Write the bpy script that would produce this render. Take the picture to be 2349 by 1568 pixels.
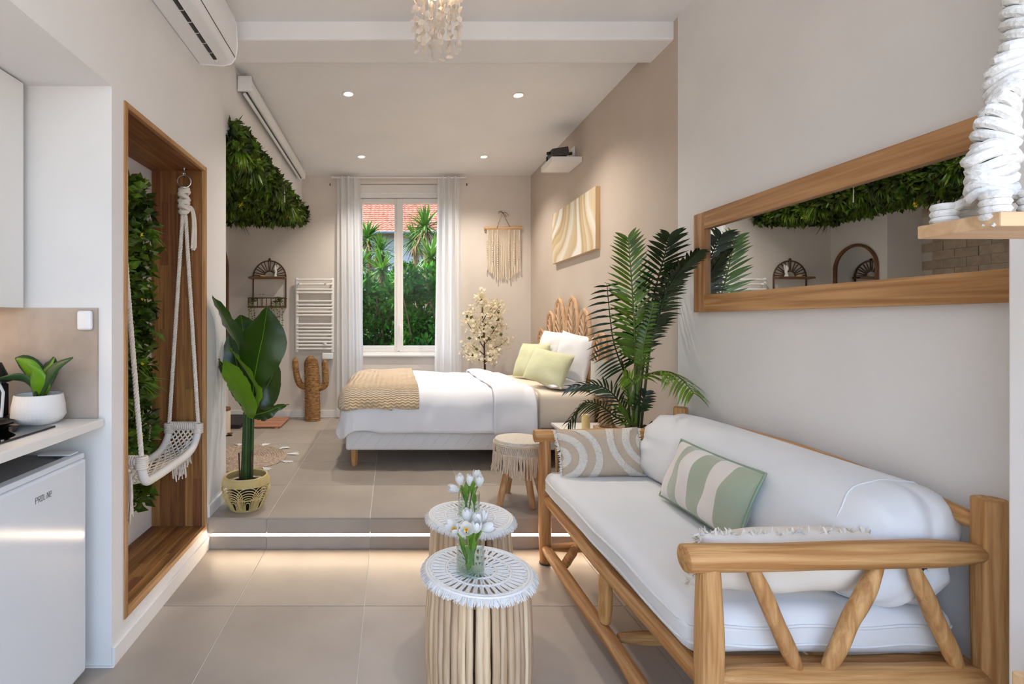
import bpy, math, random
from mathutils import Vector, Matrix, noise
R = math.radians
sc = bpy.context.scene
for _o in list(bpy.data.objects):
    bpy.data.objects.remove(_o)
COL = sc.collection

# ------------------------------------------------------------------ camera
F, CX, CY, CAMZ = 1160.0, 900.0, 738.0, 1.3        # focal length, principal point (photo pixels), eye height
cam_d = bpy.data.cameras.new('camera')
cam_d.sensor_width = 36.0
cam_d.lens = 36.0 * F / 2349.0
cam_d.shift_x = (2349 / 2 - CX) / 2349.0
cam_d.shift_y = -(1568 / 2 - CY) / 2349.0
cam_d.clip_start = 0.02
cam = bpy.data.objects.new('camera', cam_d)
cam.location = (0, 0, CAMZ)
cam.rotation_euler = (R(90), 0, 0)
COL.objects.link(cam)
sc.camera = cam

# ------------------------------------------------------------------ world, sun, exposure
SKY, SUN, SPOT, LED = 0.50, 2.2, 38.0, 22.0
world = bpy.data.worlds.new('world'); sc.world = world
world.use_nodes = True
nt = world.node_tree
bg = nt.nodes['Background']
sky = nt.nodes.new('ShaderNodeTexSky')
sky.sky_type = 'NISHITA'
sky.sun_disc = False
sky.sun_elevation = R(52)
sky.sun_rotation = R(-75)
sky.air_density = 1.0
sky.dust_density = 2.5
sky.ozone_density = 1.0
hs_ = nt.nodes.new('ShaderNodeHueSaturation'); hs_.inputs['Saturation'].default_value = 1.0      # thin bright haze
nt.links.new(sky.outputs[0], hs_.inputs['Color']); nt.links.new(hs_.outputs[0], bg.inputs[0])
bg.inputs[1].default_value = SKY
sun_d = bpy.data.lights.new('sun', 'SUN')
sun_d.energy = SUN; sun_d.angle = R(1.0); sun_d.color = (1, .94, .84)
sun = bpy.data.objects.new('sun', sun_d)
sun.rotation_euler = (R(14), R(-32), 0)
COL.objects.link(sun)
vs = sc.view_settings
vs.view_transform = 'Standard'; vs.look = 'None'; vs.gamma = 1; vs.use_curve_mapping = False
vs.exposure = 1.12
sc.cycles.use_denoising = True
sc.cycles.max_bounces = 8
sc.cycles.diffuse_bounces = 4
sc.cycles.glossy_bounces = 4
sc.cycles.transparent_max_bounces = 12
sc.cycles.use_adaptive_sampling = True
sc.cycles.adaptive_threshold = 0.06
sc.cycles.time_limit = 1000
sc.cycles.sample_clamp_indirect = 6.0
sc.cycles.caustics_reflective = False
sc.cycles.caustics_refractive = False

# ------------------------------------------------------------------ helpers
def P(px, py, Y):
    """photo pixel at distance Y -> point in the room"""
    return Vector(((px - CX) * Y / F, Y, CAMZ - (py - CY) * Y / F))

def nz(p, s=1.0, seed=0.0):
    return noise.noise(Vector((p[0] * s + seed, p[1] * s + seed * 1.7, p[2] * s - seed)))

def smoothpts(pts, n):
    """Catmull-Rom through pts (each a tuple of any length), n samples"""
    pts = [tuple(p) for p in pts]
    k = len(pts) - 1
    out = []
    for i in range(n):
        t = i / (n - 1) * k
        j = min(int(t), k - 1); u = t - j
        p0 = pts[max(j - 1, 0)]; p1 = pts[j]; p2 = pts[j + 1]; p3 = pts[min(j + 2, k)]
        out.append(tuple(.5 * (2 * b + (c - a) * u + (2 * a - 5 * b + 4 * c - d) * u * u + (3 * b - a - 3 * c + d) * u ** 3)
                         for a, b, c, d in zip(p0, p1, p2, p3)))
    return out

def frames(pts):
    pts = [Vector(p) for p in pts]
    T = []
    for i in range(len(pts)):
        a = pts[max(i - 1, 0)]; b = pts[min(i + 1, len(pts) - 1)]
        d = b - a
        T.append(d.normalized() if d.length > 1e-9 else Vector((0, 0, 1)))
    up = Vector((0, 0, 1)) if abs(T[0].z) < .9 else Vector((1, 0, 0))
    n = T[0].cross(up).normalized()
    fr = []
    for t in T:
        n = (n - t * n.dot(t))
        if n.length < 1e-6:
            n = t.orthogonal()
        n.normalize()
        fr.append((t, n, t.cross(n)))
    return pts, fr

class MB:
    def __init__(s):
        s.v = []; s.f = []
    def add(s, vs_, fs_):
        o = len(s.v)
        s.v += [tuple(v) for v in vs_]
        s.f += [tuple(i + o for i in f) for f in fs_]
        return s
    def box(s, x0, x1, y0, y1, z0, z1):
        return s.add([(x0, y0, z0), (x1, y0, z0), (x1, y1, z0), (x0, y1, z0), (x0, y0, z1), (x1, y0, z1), (x1, y1, z1), (x0, y1, z1)],
                     [(0, 3, 2, 1), (4, 5, 6, 7), (0, 1, 5, 4), (1, 2, 6, 5), (2, 3, 7, 6), (3, 0, 4, 7)])
    def obox(s, c, ax, ay, az):
        """oriented box: centre and three half-axis vectors"""
        c = Vector(c); ax = Vector(ax); ay = Vector(ay); az = Vector(az)
        vs_ = [c + i * ax + j * ay + k * az for k in (-1, 1) for (i, j) in ((-1, -1), (1, -1), (1, 1), (-1, 1))]
        return s.add(vs_, [(0, 3, 2, 1), (4, 5, 6, 7), (0, 1, 5, 4), (1, 2, 6, 5), (2, 3, 7, 6), (3, 0, 4, 7)])
    def tube(s, pts, r, n=8, caps=True, closed=False, flat=1.0):
        pts, fr = frames(pts)
        m = len(pts)
        rs = r if isinstance(r, (list, tuple)) else [r] * m
        vs_ = []
        for p, (t, a, b), rr in zip(pts, fr, rs):
            for k in range(n):
                th = 2 * math.pi * k / n
                vs_.append(p + a * (rr * math.cos(th)) + b * (rr * flat * math.sin(th)))
        fs_ = []
        for i in range(m if closed else m - 1):
            j = (i + 1) % m
            for k in range(n):
                l = (k + 1) % n
                fs_.append((i * n + k, i * n + l, j * n + l, j * n + k))
        if caps and not closed:
            fs_.append(tuple(range(n))[::-1]); fs_.append(tuple((m - 1) * n + k for k in range(n)))
        return s.add(vs_, fs_)
    def lathe(s, prof, c=(0, 0, 0), n=24, cap0=True, cap1=True, ax=None, fn=None):
        vs_ = []; cx, cy, cz = c
        for (r, z) in prof:
            for k in range(n):
                th = 2 * math.pi * k / n
                rr = r if fn is None else fn(r, z, th)
                vs_.append((cx + rr * math.cos(th), cy + rr * math.sin(th), cz + z))
        fs_ = []
        m = len(prof)
        for i in range(m - 1):
            for k in range(n):
                l = (k + 1) % n
                fs_.append((i * n + k, i * n + l, (i + 1) * n + l, (i + 1) * n + k))
        if cap0: fs_.append(tuple(range(n))[::-1])
        if cap1: fs_.append(tuple((m - 1) * n + k for k in range(n)))
        return s.add(vs_, fs_)
    def grid(s, fn, nu, nv, cu=False):
        vs_ = [fn(i / (nu if cu else nu - 1), j / (nv - 1)) for i in range(nu) for j in range(nv)]
        fs_ = []
        for i in range(nu if cu else nu - 1):
            for j in range(nv - 1):
                i2 = (i + 1) % nu
                fs_.append((i * nv + j, i2 * nv + j, i2 * nv + j + 1, i * nv + j + 1))
        return s.add(vs_, fs_)
    def leaf(s, p, d, side, L, W, fold=.25, curl=.0):
        p = Vector(p); d = Vector(d).normalized(); side = Vector(side)
        side = (side - d * side.dot(d))
        if side.length < 1e-6: side = d.orthogonal()
        side.normalize()
        n = d.cross(side)
        m = p + d * (L * .45) + n * (curl * L)
        tip = p + d * L - n * (curl * L)
        return s.add([p, m + side * W - n * (fold * W), tip, m - side * W - n * (fold * W), m],
                     [(0, 1, 4), (1, 2, 4), (0, 4, 3), (4, 2, 3)])
    def blade(s, p, d, wv, L, W, droop=0., n=4, prof=(.35, 1, .85, .55, .02)):
        """narrow leaf of n segments that droops with gravity"""
        p = Vector(p); d = Vector(d).normalized(); wv = Vector(wv)
        wv = (wv - d * wv.dot(d))
        if wv.length < 1e-6: wv = d.orthogonal()
        wv.normalize()
        vs_ = []
        for i in range(n + 1):
            t = i / n
            q = p + d * (L * t) + Vector((0, 0, -droop * L * t * t))
            w = W * prof[min(i, len(prof) - 1)]
            vs_ += [q - wv * w, q + wv * w]
        return s.add(vs_, [(2 * i, 2 * i + 1, 2 * i + 3, 2 * i + 2) for i in range(n)])
    def roundbox(s, c, h, r, n=6, fn=None):
        c = Vector(c); h = Vector(h)
        faces = [((1, 0, 0), (0, 1, 0), (0, 0, 1)), ((-1, 0, 0), (0, 0, 1), (0, 1, 0)), ((0, 1, 0), (0, 0, 1), (1, 0, 0)),
                 ((0, -1, 0), (1, 0, 0), (0, 0, 1)), ((0, 0, 1), (1, 0, 0), (0, 1, 0)), ((0, 0, -1), (0, 1, 0), (1, 0, 0))]
        def ticks(hh):
            core = max(hh - r, 1e-4)
            m = max(2, n)
            t = [-hh + r * (1 - math.cos(k / 4 * math.pi / 2)) for k in range(4)]
            t += [-core + 2 * core * k / m for k in range(m + 1)]
            t += [hh - r * (1 - math.cos(k / 4 * math.pi / 2)) for k in (3, 2, 1, 0)]
            return t
        for nrm, u, w in faces:
            nrm = Vector(nrm); u = Vector(u); w = Vector(w)
            hu = abs(h.dot(u)); hw = abs(h.dot(w)); hn = abs(h.dot(nrm))
            tu = ticks(hu); tw = ticks(hw)
            vs_ = []
            for a in tu:
                for b in tw:
                    p = nrm * hn + u * a + w * b
                    q = Vector([max(-h[k] + r, min(h[k] - r, p[k])) for k in range(3)])
                    d = p - q
                    if d.length > 1e-9:
                        p = q + d.normalized() * r
                    if fn: p = fn(p)
                    vs_.append(c + p)
            nw = len(tw)
            s.add(vs_, [(i * nw + j, (i + 1) * nw + j, (i + 1) * nw + j + 1, i * nw + j + 1) for i in range(len(tu) - 1) for j in range(nw - 1)])
        return s
    def mesh(s, name, mat, org=(0, 0, 0), smooth=True, angle=40, merge=False):
        me = bpy.data.meshes.new(name)
        ox, oy, oz = org
        me.from_pydata([(x - ox, y - oy, z - oz) for x, y, z in s.v], [], s.f)
        if merge:
            import bmesh
            bm = bmesh.new(); bm.from_mesh(me)
            bmesh.ops.remove_doubles(bm, verts=bm.verts, dist=1e-5)
            bm.to_mesh(me); bm.free()
        if smooth:
            me.polygons.foreach_set('use_smooth', [True] * len(me.polygons))
            me.set_sharp_from_angle(angle=R(angle))
        me.materials.append(mat)
        me.update()
        return me
    def base(s):
        xs = [v[0] for v in s.v]; ys = [v[1] for v in s.v]; zs = [v[2] for v in s.v]
        return ((min(xs) + max(xs)) / 2, (min(ys) + max(ys)) / 2, min(zs))
    def build(s, name, mat, parent=None, smooth=True, bevel=0, angle=40, label=None, kind=None, merge=False, local=False):
        if local: org = (0, 0, 0)
        elif parent is not None: org = wloc(parent)
        else: org = s.base()
        me = s.mesh(name, mat, org, smooth, angle, merge)
        o = bpy.data.objects.new(name, me)
        COL.objects.link(o)
        if parent is not None: o.parent = parent
        elif not local: o.location = org
        if bevel:
            b = o.modifiers.new('bevel', 'BEVEL'); b.width = bevel; b.segments = 2; b.limit_method = 'ANGLE'; b.angle_limit = R(40)
        if label: o['label'] = label
        if kind: o['kind'] = kind
        return o

def wloc(o):
    l = Vector((0, 0, 0))
    while o is not None:
        l += o.location; o = o.parent
    return tuple(l)

def tag(o, label, cat, group=None, kind=None):
    o['label'] = label; o['category'] = cat
    if group: o['group'] = group
    if kind: o['kind'] = kind
    return o

def thing(name, label, cat, loc=(0, 0, 0), group=None):
    o = bpy.data.objects.new(name, None); o.empty_display_size = .05
    COL.objects.link(o); o.location = loc
    return tag(o, label, cat, group)

def inst(name, me, parent, loc=(0, 0, 0), rot=None, mat=None, scale=None):
    """an object that shares mesh data; loc is in the parent's space"""
    o = bpy.data.objects.new(name, me); COL.objects.link(o); o.parent = parent
    if mat is not None: o.matrix_local = mat
    else:
        o.location = loc
        if rot: o.rotation_euler = rot
        if scale: o.scale = scale
    return o

def struct(o):
    o['kind'] = 'structure'
    return o

# ------------------------------------------------------------------ materials
def lin(c):
    return tuple(((x / 255) / 12.92 if x / 255 <= .04045 else ((x / 255 + .055) / 1.055) ** 2.4) for x in c) + (1,)

def newmat(name):
    m = bpy.data.materials.new(name); m.use_nodes = True
    n = m.node_tree.nodes; l = m.node_tree.links
    return m, n, l, n['Principled BSDF']

def M(name, c1, c2=None, rough=.6, scale=8, stretch=(1, 1, 1), bump=0, bscale=None, spec=.4, metal=0, sheen=0, island=0, orand=0,
      detail=4, lo=.35, hi=.65, distort=0, transl=0, coords='Object', sss=0):
    """procedural principled material: noise between two colours, optional random tint per island or per object, bump"""
    m, n, l, b = newmat(name)
    c1 = lin(c1); c2 = lin(c2) if c2 else c1
    tc = n.new('ShaderNodeTexCoord'); mp = n.new('ShaderNodeMapping')
    mp.inputs['Scale'].default_value = stretch
    l.new(tc.outputs[coords], mp.inputs[0])
    vec = mp.outputs[0]
    rnd = None
    if orand:
        oi = n.new('ShaderNodeObjectInfo'); rnd = oi.outputs['Random']
        ad = n.new('ShaderNodeVectorMath'); ad.operation = 'ADD'
        ml = n.new('ShaderNodeMath'); ml.operation = 'MULTIPLY'; ml.inputs[1].default_value = 37.0
        l.new(rnd, ml.inputs[0]); l.new(vec, ad.inputs[0]); l.new(ml.outputs[0], ad.inputs[1])
        vec = ad.outputs[0]
    elif island:
        ge = n.new('ShaderNodeNewGeometry'); rnd = ge.outputs['Random Per Island']
    tx = n.new('ShaderNodeTexNoise'); tx.inputs['Scale'].default_value = scale; tx.inputs['Detail'].default_value = detail
    tx.inputs['Distortion'].default_value = distort
    l.new(vec, tx.inputs['Vector'])
    cr = n.new('ShaderNodeValToRGB')
    cr.color_ramp.elements[0].position = lo; cr.color_ramp.elements[1].position = hi
    cr.color_ramp.elements[0].color = c1; cr.color_ramp.elements[1].color = c2
    l.new(tx.outputs['Fac'], cr.inputs[0])
    out = cr.outputs[0]
    if rnd is not None:
        hs = n.new('ShaderNodeHueSaturation')
        mr = n.new('ShaderNodeMapRange'); amt = orand or island
        mr.inputs['To Min'].default_value = 1 - amt; mr.inputs['To Max'].default_value = 1 + amt
        l.new(rnd, mr.inputs[0]); l.new(mr.outputs[0], hs.inputs['Value'])
        mh = n.new('ShaderNodeMapRange')
        mh.inputs['To Min'].default_value = .5 - amt * .05; mh.inputs['To Max'].default_value = .5 + amt * .04
        l.new(rnd, mh.inputs[0]); l.new(mh.outputs[0], hs.inputs['Hue'])
        l.new(out, hs.inputs['Color']); out = hs.outputs[0]
    l.new(out, b.inputs['Base Color'])
    b.inputs['Roughness'].default_value = rough
    b.inputs['Specular IOR Level'].default_value = spec
    b.inputs['Metallic'].default_value = metal
    if sheen:
        b.inputs['Sheen Weight'].default_value = sheen
    if sss:
        b.inputs['Subsurface Weight'].default_value = sss; b.inputs['Subsurface Radius'].default_value = (.02, .02, .02)
    if bump:
        t2 = n.new('ShaderNodeTexNoise'); t2.inputs['Scale'].default_value = bscale or scale * 3; t2.inputs['Detail'].default_value = 3
        l.new(vec, t2.inputs['Vector'])
        bp = n.new('ShaderNodeBump'); bp.inputs['Strength'].default_value = bump; bp.inputs['Distance'].default_value = .01
        l.new(t2.outputs['Fac'], bp.inputs['Height']); l.new(bp.outputs[0], b.inputs['Normal'])
    if transl:
        tr = n.new('ShaderNodeBsdfTranslucent'); mx = n.new('ShaderNodeMixShader'); mx.inputs[0].default_value = transl
        l.new(out, tr.inputs[0]); l.new(b.outputs[0], mx.inputs[1]); l.new(tr.outputs[0], mx.inputs[2])
        l.new(mx.outputs[0], n['Material Output'].inputs[0])
    return m

def wood(name, c1, c2, axis='z', orand=.0, rough=.5, k=1.0, stain=.6, bump=.15, spec=.35):
    st = {'x': (.6, 14, 14), 'y': (14, .6, 14), 'z': (14, 14, .6)}[axis]
    m = M(name, c1, c2, rough=rough, scale=3.0 * k, stretch=st, orand=orand, bump=bump, bscale=6 * k, detail=5, lo=.36, hi=.64, distort=.6, spec=spec)
    n = m.node_tree.nodes; l = m.node_tree.links; b = n['Principled BSDF']
    src = b.inputs['Base Color'].links[0].from_socket
    vec = [q for q in n if q.type == 'TEX_NOISE'][0].inputs['Vector'].links[0].from_socket
    t = n.new('ShaderNodeTexNoise'); t.inputs['Scale'].default_value = 1.1 * k; t.inputs['Detail'].default_value = 4; t.inputs['Distortion'].default_value = .8
    l.new(vec, t.inputs['Vector'])
    r = n.new('ShaderNodeValToRGB'); r.color_ramp.elements[0].position = .56; r.color_ramp.elements[1].position = .78
    r.color_ramp.elements[0].color = (1, 1, 1, 1); r.color_ramp.elements[1].color = (.42, .34, .28, 1)
    l.new(t.outputs['Fac'], r.inputs[0])
    mx = n.new('ShaderNodeMix'); mx.data_type = 'RGBA'; mx.blend_type = 'MULTIPLY'; mx.inputs['Factor'].default_value = stain
    l.new(src, mx.inputs['A']); l.new(r.outputs[0], mx.inputs['B']); l.new(mx.outputs['Result'], b.inputs['Base Color'])
    return m

def emit(name, col, s):
    m, n, l, b = newmat(name)
    b.inputs['Base Color'].default_value = (col[0], col[1], col[2], 1)
    b.inputs['Emission Color'].default_value = (col[0], col[1], col[2], 1); b.inputs['Emission Strength'].default_value = s
    return m

def glassy(name, tint=(1, 1, 1), refl=.5, rough=.0):
    m, n, l, b = newmat(name)
    n.remove(b)
    tr = n.new('ShaderNodeBsdfTransparent'); tr.inputs[0].default_value = (*tint, 1)
    gl = n.new('ShaderNodeBsdfGlossy'); gl.inputs['Roughness'].default_value = rough
    lw = n.new('ShaderNodeLayerWeight'); lw.inputs[0].default_value = .5
    pw = n.new('ShaderNodeMath'); pw.operation = 'POWER'; pw.inputs[1].default_value = 4.0
    l.new(lw.outputs['Facing'], pw.inputs[0])
    fr = n.new('ShaderNodeMath'); fr.operation = 'ADD'; fr.inputs[1].default_value = .05; l.new(pw.outputs[0], fr.inputs[0])
    mt = n.new('ShaderNodeMath'); mt.operation = 'MULTIPLY'; mt.inputs[1].default_value = refl
    mx = n.new('ShaderNodeMixShader')
    l.new(fr.outputs[0], mt.inputs[0]); l.new(mt.outputs[0], mx.inputs[0])
    l.new(tr.outputs[0], mx.inputs[1]); l.new(gl.outputs[0], mx.inputs[2])
    l.new(mx.outputs[0], n['Material Output'].inputs[0])
    return m

def mirror_mat(name):
    m, n, l, b = newmat(name)
    b.inputs['Base Color'].default_value = (.78, .82, .85, 1); b.inputs['Metallic'].default_value = 1; b.inputs['Roughness'].default_value = .0
    return m

def sheer(name, col):
    m, n, l, b = newmat(name)
    b.inputs['Base Color'].default_value = lin(col); b.inputs['Roughness'].default_value = .9; b.inputs['Specular IOR Level'].default_value = .1
    tl = n.new('ShaderNodeBsdfTranslucent'); tl.inputs[0].default_value = lin(col)
    tr = n.new('ShaderNodeBsdfTransparent')
    m1 = n.new('ShaderNodeMixShader'); m1.inputs[0].default_value = .35
    m2 = n.new('ShaderNodeMixShader'); m2.inputs[0].default_value = .12
    l.new(b.outputs[0], m1.inputs[1]); l.new(tl.outputs[0], m1.inputs[2])
    l.new(m1.outputs[0], m2.inputs[1]); l.new(tr.outputs[0], m2.inputs[2])
    l.new(m2.outputs[0], n['Material Output'].inputs[0])
    return m

m_wall = M('wall_paint', (232, 229, 226), (236, 233, 230), rough=.75, scale=3, spec=.2)
m_taupe = M('taupe_paint', (202, 187, 173), (206, 192, 179), rough=.8, scale=3, spec=.2)
m_back = M('back_paint', (222, 212, 203), (226, 217, 208), rough=.8, scale=3, spec=.2)
m_ceil = M('ceiling_paint', (236, 235, 234), (240, 239, 238), rough=.85, scale=2, spec=.15)
m_trim = M('trim_paint', (236, 233, 230), rough=.45, spec=.4)
m_tile = M('porcelain_tile', (158, 147, 135), (178, 167, 154), rough=.42, scale=2.2, orand=.05, bump=.03, bscale=30, detail=8, lo=.3, hi=.72, spec=.45)
m_grout = M('grout', (214, 208, 200), rough=.9)
m_brick = M('brick_tile', (176, 158, 140), (192, 176, 158), rough=.7, scale=14, orand=.10, bump=.2)
m_oak = {a: wood('oak_stave_' + a, (120, 78, 42), (162, 112, 66), a, orand=.24) for a in 'xyz'}
m_oakframe = {a: wood('oak_frame_' + a, (164, 116, 72), (200, 154, 106), a, orand=.05) for a in 'xyz'}
m_log = {a: wood('log_' + a, (174, 122, 70), (210, 162, 106), a, orand=.08, k=1.5, rough=.55, bump=.35, stain=.55) for a in 'xyz'}
m_stick = wood('peeled_stick', (192, 160, 124), (230, 204, 172), 'z', orand=.16, rough=.6, k=.9)
m_driftwood = wood('driftwood', (150, 118, 90), (188, 158, 128), 'z', rough=.8)
m_light_wood = {a: wood('light_wood_' + a, (206, 168, 124), (224, 190, 148), a, orand=.05) for a in 'xyz'}
m_stoolleg = wood('stool_leg_wood', (190, 142, 96), (216, 172, 126), 'z', orand=.05)
m_white = M('white_cotton', (226, 226, 226), (230, 230, 230), rough=.85, scale=5, bump=.35, bscale=8, spec=.15, sheen=.1)
m_linen = M('white_linen', (236, 234, 236), (240, 239, 241), rough=.9, scale=4, bump=.05, bscale=90, spec=.1)
m_sheet = M('cream_sheet', (228, 214, 194), (232, 219, 200), rough=.9, scale=4, spec=.1)
m_boxspring = M('box_spring_ticking', (230, 226, 222), rough=.8, scale=30, bump=.1)
m_green = M('pale_green_linen', (206, 206, 166), (214, 214, 180), rough=.9, scale=5, bump=.15, bscale=40, spec=.1)
m_cream = M('cream_cotton', (232, 222, 208), (238, 229, 216), rough=.9, scale=6, bump=.1, bscale=50, spec=.1)
m_rope = M('cotton_rope', (226, 214, 200), (236, 226, 214), rough=.95, scale=40, bump=.4, bscale=90, spec=.05)
m_rope_w = M('white_rope', (222, 219, 214), (230, 228, 224), rough=.95, scale=40, bump=.4, bscale=120, spec=.05)
m_macr = M('beige_macrame', (214, 194, 170), (226, 208, 186), rough=.95, scale=30, bump=.3, spec=.05)
m_hang = M('pale_macrame', (236, 220, 198), (242, 228, 208), rough=.95, scale=30, bump=.3, spec=.05)
m_mat = M('white_macrame', (240, 238, 235), (245, 243, 240), rough=.95, scale=60, bump=.3, spec=.05)
m_jute = M('jute', (160, 138, 120), (200, 180, 162), rough=.95, scale=60, bump=.6, bscale=90, spec=.05)
m_rattan = M('rattan', (196, 156, 116), (218, 180, 142), rough=.55, scale=20, spec=.35)
m_basket = M('basket_cane', (206, 180, 118), (224, 200, 140), rough=.5, scale=30, spec=.4)
m_seagrass = M('seagrass', (120, 82, 44), (186, 142, 90), rough=.8, scale=26, stretch=(1, 1, 2.2), bump=.8, bscale=50, lo=.3, hi=.7)
m_dark = M('black_plastic', (22, 21, 22), rough=.35, spec=.5)
m_grey = M('dark_grey_plastic', (70, 66, 66), rough=.5)
m_blackglass = M('black_glass', (8, 8, 9), rough=.04, spec=.6)
m_plastic = M('white_plastic', (236, 236, 236), rough=.35, spec=.5)
m_fridge = M('white_enamel', (226, 230, 236), rough=.12, spec=.55)
m_counter = M('white_worktop', (236, 232, 227), rough=.3, spec=.5)
m_splash = M('stone_splashback', (166, 150, 136), (186, 171, 157), rough=.6, scale=6, detail=8)
m_metal = M('steel', (190, 190, 190), rough=.25, metal=1)
m_darkmetal = M('brown_metal', (84, 58, 40), (104, 74, 52), rough=.6, scale=30)
m_brownframe = M('brown_wood_frame', (112, 74, 46), (132, 92, 60), rough=.5, scale=6)
m_leafd = M('banana_leaf', (30, 52, 10), (50, 78, 16), rough=.3, scale=3, spec=.5, stretch=(1, 1, 1), transl=.12)
m_leafl = M('young_banana_leaf', (92, 134, 22), (116, 154, 34), rough=.4, scale=3, spec=.45, transl=.2)
m_stem = M('plant_stem', (34, 62, 20), (56, 84, 30), rough=.5, scale=10)
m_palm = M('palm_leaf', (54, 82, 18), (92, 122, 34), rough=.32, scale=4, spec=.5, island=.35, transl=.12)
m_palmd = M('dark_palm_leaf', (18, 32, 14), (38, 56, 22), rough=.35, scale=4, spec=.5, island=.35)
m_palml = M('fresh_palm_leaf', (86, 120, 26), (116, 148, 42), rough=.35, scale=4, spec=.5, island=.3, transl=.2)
m_palmstem = M('palm_stem', (66, 92, 34), (96, 116, 50), rough=.5, scale=6)
m_ivy = M('artificial_ivy', (28, 46, 14), (98, 122, 34), rough=.45, scale=7, spec=.35, island=.6, transl=.1)
m_fern = M('artificial_fern', (62, 92, 20), (122, 150, 44), rough=.4, scale=6, spec=.4, island=.4, transl=.15)
m_yellow = M('yellow_flower', (226, 206, 40), rough=.6)
m_backing = M('dark_backing', (20, 32, 16), rough=.9)
m_succ = M('agave_leaf', (36, 66, 34), (54, 86, 44), rough=.4, scale=6)
m_succl = M('bright_agave_leaf', (88, 138, 20), (112, 160, 34), rough=.4, scale=8)
m_ceramic = M('white_ceramic', (234, 230, 226), rough=.5, spec=.4)
m_soil = M('soil', (110, 76, 52), (150, 110, 80), rough=.95, scale=60, bump=.8)
m_tulip = M('tulip_petal', (240, 240, 238), (246, 246, 244), rough=.5, scale=5, spec=.3, transl=.2)
m_tstem = M('tulip_green', (110, 150, 52), (138, 174, 76), rough=.45, scale=8, transl=.15)
m_bark = M('twig_bark', (66, 42, 32), (92, 62, 46), rough=.8, scale=20)
m_blossom = M('cream_blossom', (240, 228, 198), (246, 238, 216), rough=.7, scale=8, island=.06, transl=.25)
m_bleaf = M('blossom_leaf', (58, 66, 28), (84, 90, 40), rough=.5, scale=10)
m_candle = M('candle_wax', (232, 206, 140), (238, 214, 156), rough=.5, sss=.3)
m_shade = M('lamp_shade', (244, 240, 232), rough=.9, transl=.3)
m_capiz = M('capiz_shell', (240, 232, 220), (246, 238, 228), rough=.4, scale=20, transl=.45)
m_terr = M('terrace_stone', (196, 188, 176), (210, 202, 190), rough=.9, scale=2)
m_ground = M('garden_soil', (70, 60, 44), (96, 84, 60), rough=.95, scale=2)
m_bush = M('bush_leaf', (20, 58, 10), (66, 116, 28), rough=.6, scale=1.5, island=.6, spec=.12, transl=.12)
m_yucca = M('yucca_leaf', (58, 100, 36), (108, 146, 62), rough=.4, scale=2, island=.3, spec=.4, transl=.2)
m_dry = M('dry_leaf', (120, 98, 68), (156, 130, 94), rough=.8, scale=4, island=.2)
m_rtile = M('clay_roof_tile', (152, 88, 68), (188, 122, 98), rough=.8, scale=6, orand=.0)
m_house = M('render_wall', (150, 152, 156), (164, 166, 170), rough=.9, scale=2)
m_pink = wood('teak_slat', (178, 120, 92), (200, 146, 114), 'x', orand=.05)
m_glass = glassy('window_glass', (.97, .99, .98), .12)
m_vase = glassy('vase_glass', (.90, .945, .925), 1.0)
m_water = glassy('vase_water', (.95, .985, .965), .4)
m_mirror = mirror_mat('mirror_silver')
m_sheer = sheer('sheer_curtain', (246, 246, 247))
m_screen = M('white_metal_casing', (228, 228, 226), rough=.2, spec=.6)

# ================================================================== THE SETTING
XL, XR, YB, ZC, ZF, YS, ZP, YF = -1.06, 1.63, 5.95, 3.02, 3.04, 2.90, 0.1775, -0.6
NY0, NY1, NZ0, NZ1, NXB = 1.995, 2.877, 0.125, 2.175, -1.36       # swing niche in the left wall
# ---- left wall with kitchen recess and swing niche
b = MB()
b.box(-1.78, NXB, 1.91, 3.22, 0, 3.1)
b.box(NXB, XL, 1.91, NY0, 0, 3.1)
b.box(NXB, XL, NY1, 3.22, 0, 3.1)
b.box(NXB, XL, NY0, NY1, 0, NZ0)
b.box(NXB, XL, NY0, NY1, NZ1, 3.1)
b.box(-1.78, XL, YF, 1.91, 2.19, 3.1)          # over the kitchen recess
b.box(-1.85, -1.72, YF, 1.91, 0, 2.19)         # back of the recess
struct(b.build('wall_left', m_wall, smooth=False))
b = MB(); b.box(-1.25, XL, 3.22, YB, 2.50, 3.1); b.box(-2.45, XL - .02, 3.22, YB, 2.52, 2.62)
struct(b.build('wall_alcove_lintel', m_wall, smooth=False))
b = MB(); b.box(-2.1, -1.93, 5.27, YB, ZP, 2.6); b.box(-2.45, -2.1, 5.27, 5.40, ZP, 2.6)
struct(b.build('wall_alcove_side', m_wall, smooth=False))
b = MB(); b.box(-2.45, -1.78, 3.10, 3.22, ZP, 2.6)
struct(b.build('wall_alcove_front', m_wall, smooth=False))
# brick-tiled wall of the alcove
b = MB(); b.box(-2.45, -2.30, 3.22, 5.27, ZP, 2.6)
wb = struct(b.build('wall_alcove_brick', m_grout, smooth=False))
rnd = random.Random(5)
bw, bh = .205, .092
bm_full = MB().box(-.004, .012, .002, bw - .002, .002, bh - .002).mesh('brick', m_brick, smooth=False)
bm_half = MB().box(-.004, .012, .002, bw / 2 - .002, .002, bh - .002).mesh('brick', m_brick, smooth=False)
o0 = Vector(wloc(wb))
row = 0; z = ZP
while z + bh < 2.52:
    y = 3.22
    if row % 2:
        inst('brick', bm_half, wb, Vector((-2.30, y, z)) - o0); y += bw / 2
    while y + bw <= 5.275:
        inst('brick', bm_full, wb, Vector((-2.30 + rnd.uniform(-.003, .003), y, z)) - o0); y += bw
    z += bh; row += 1
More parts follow.
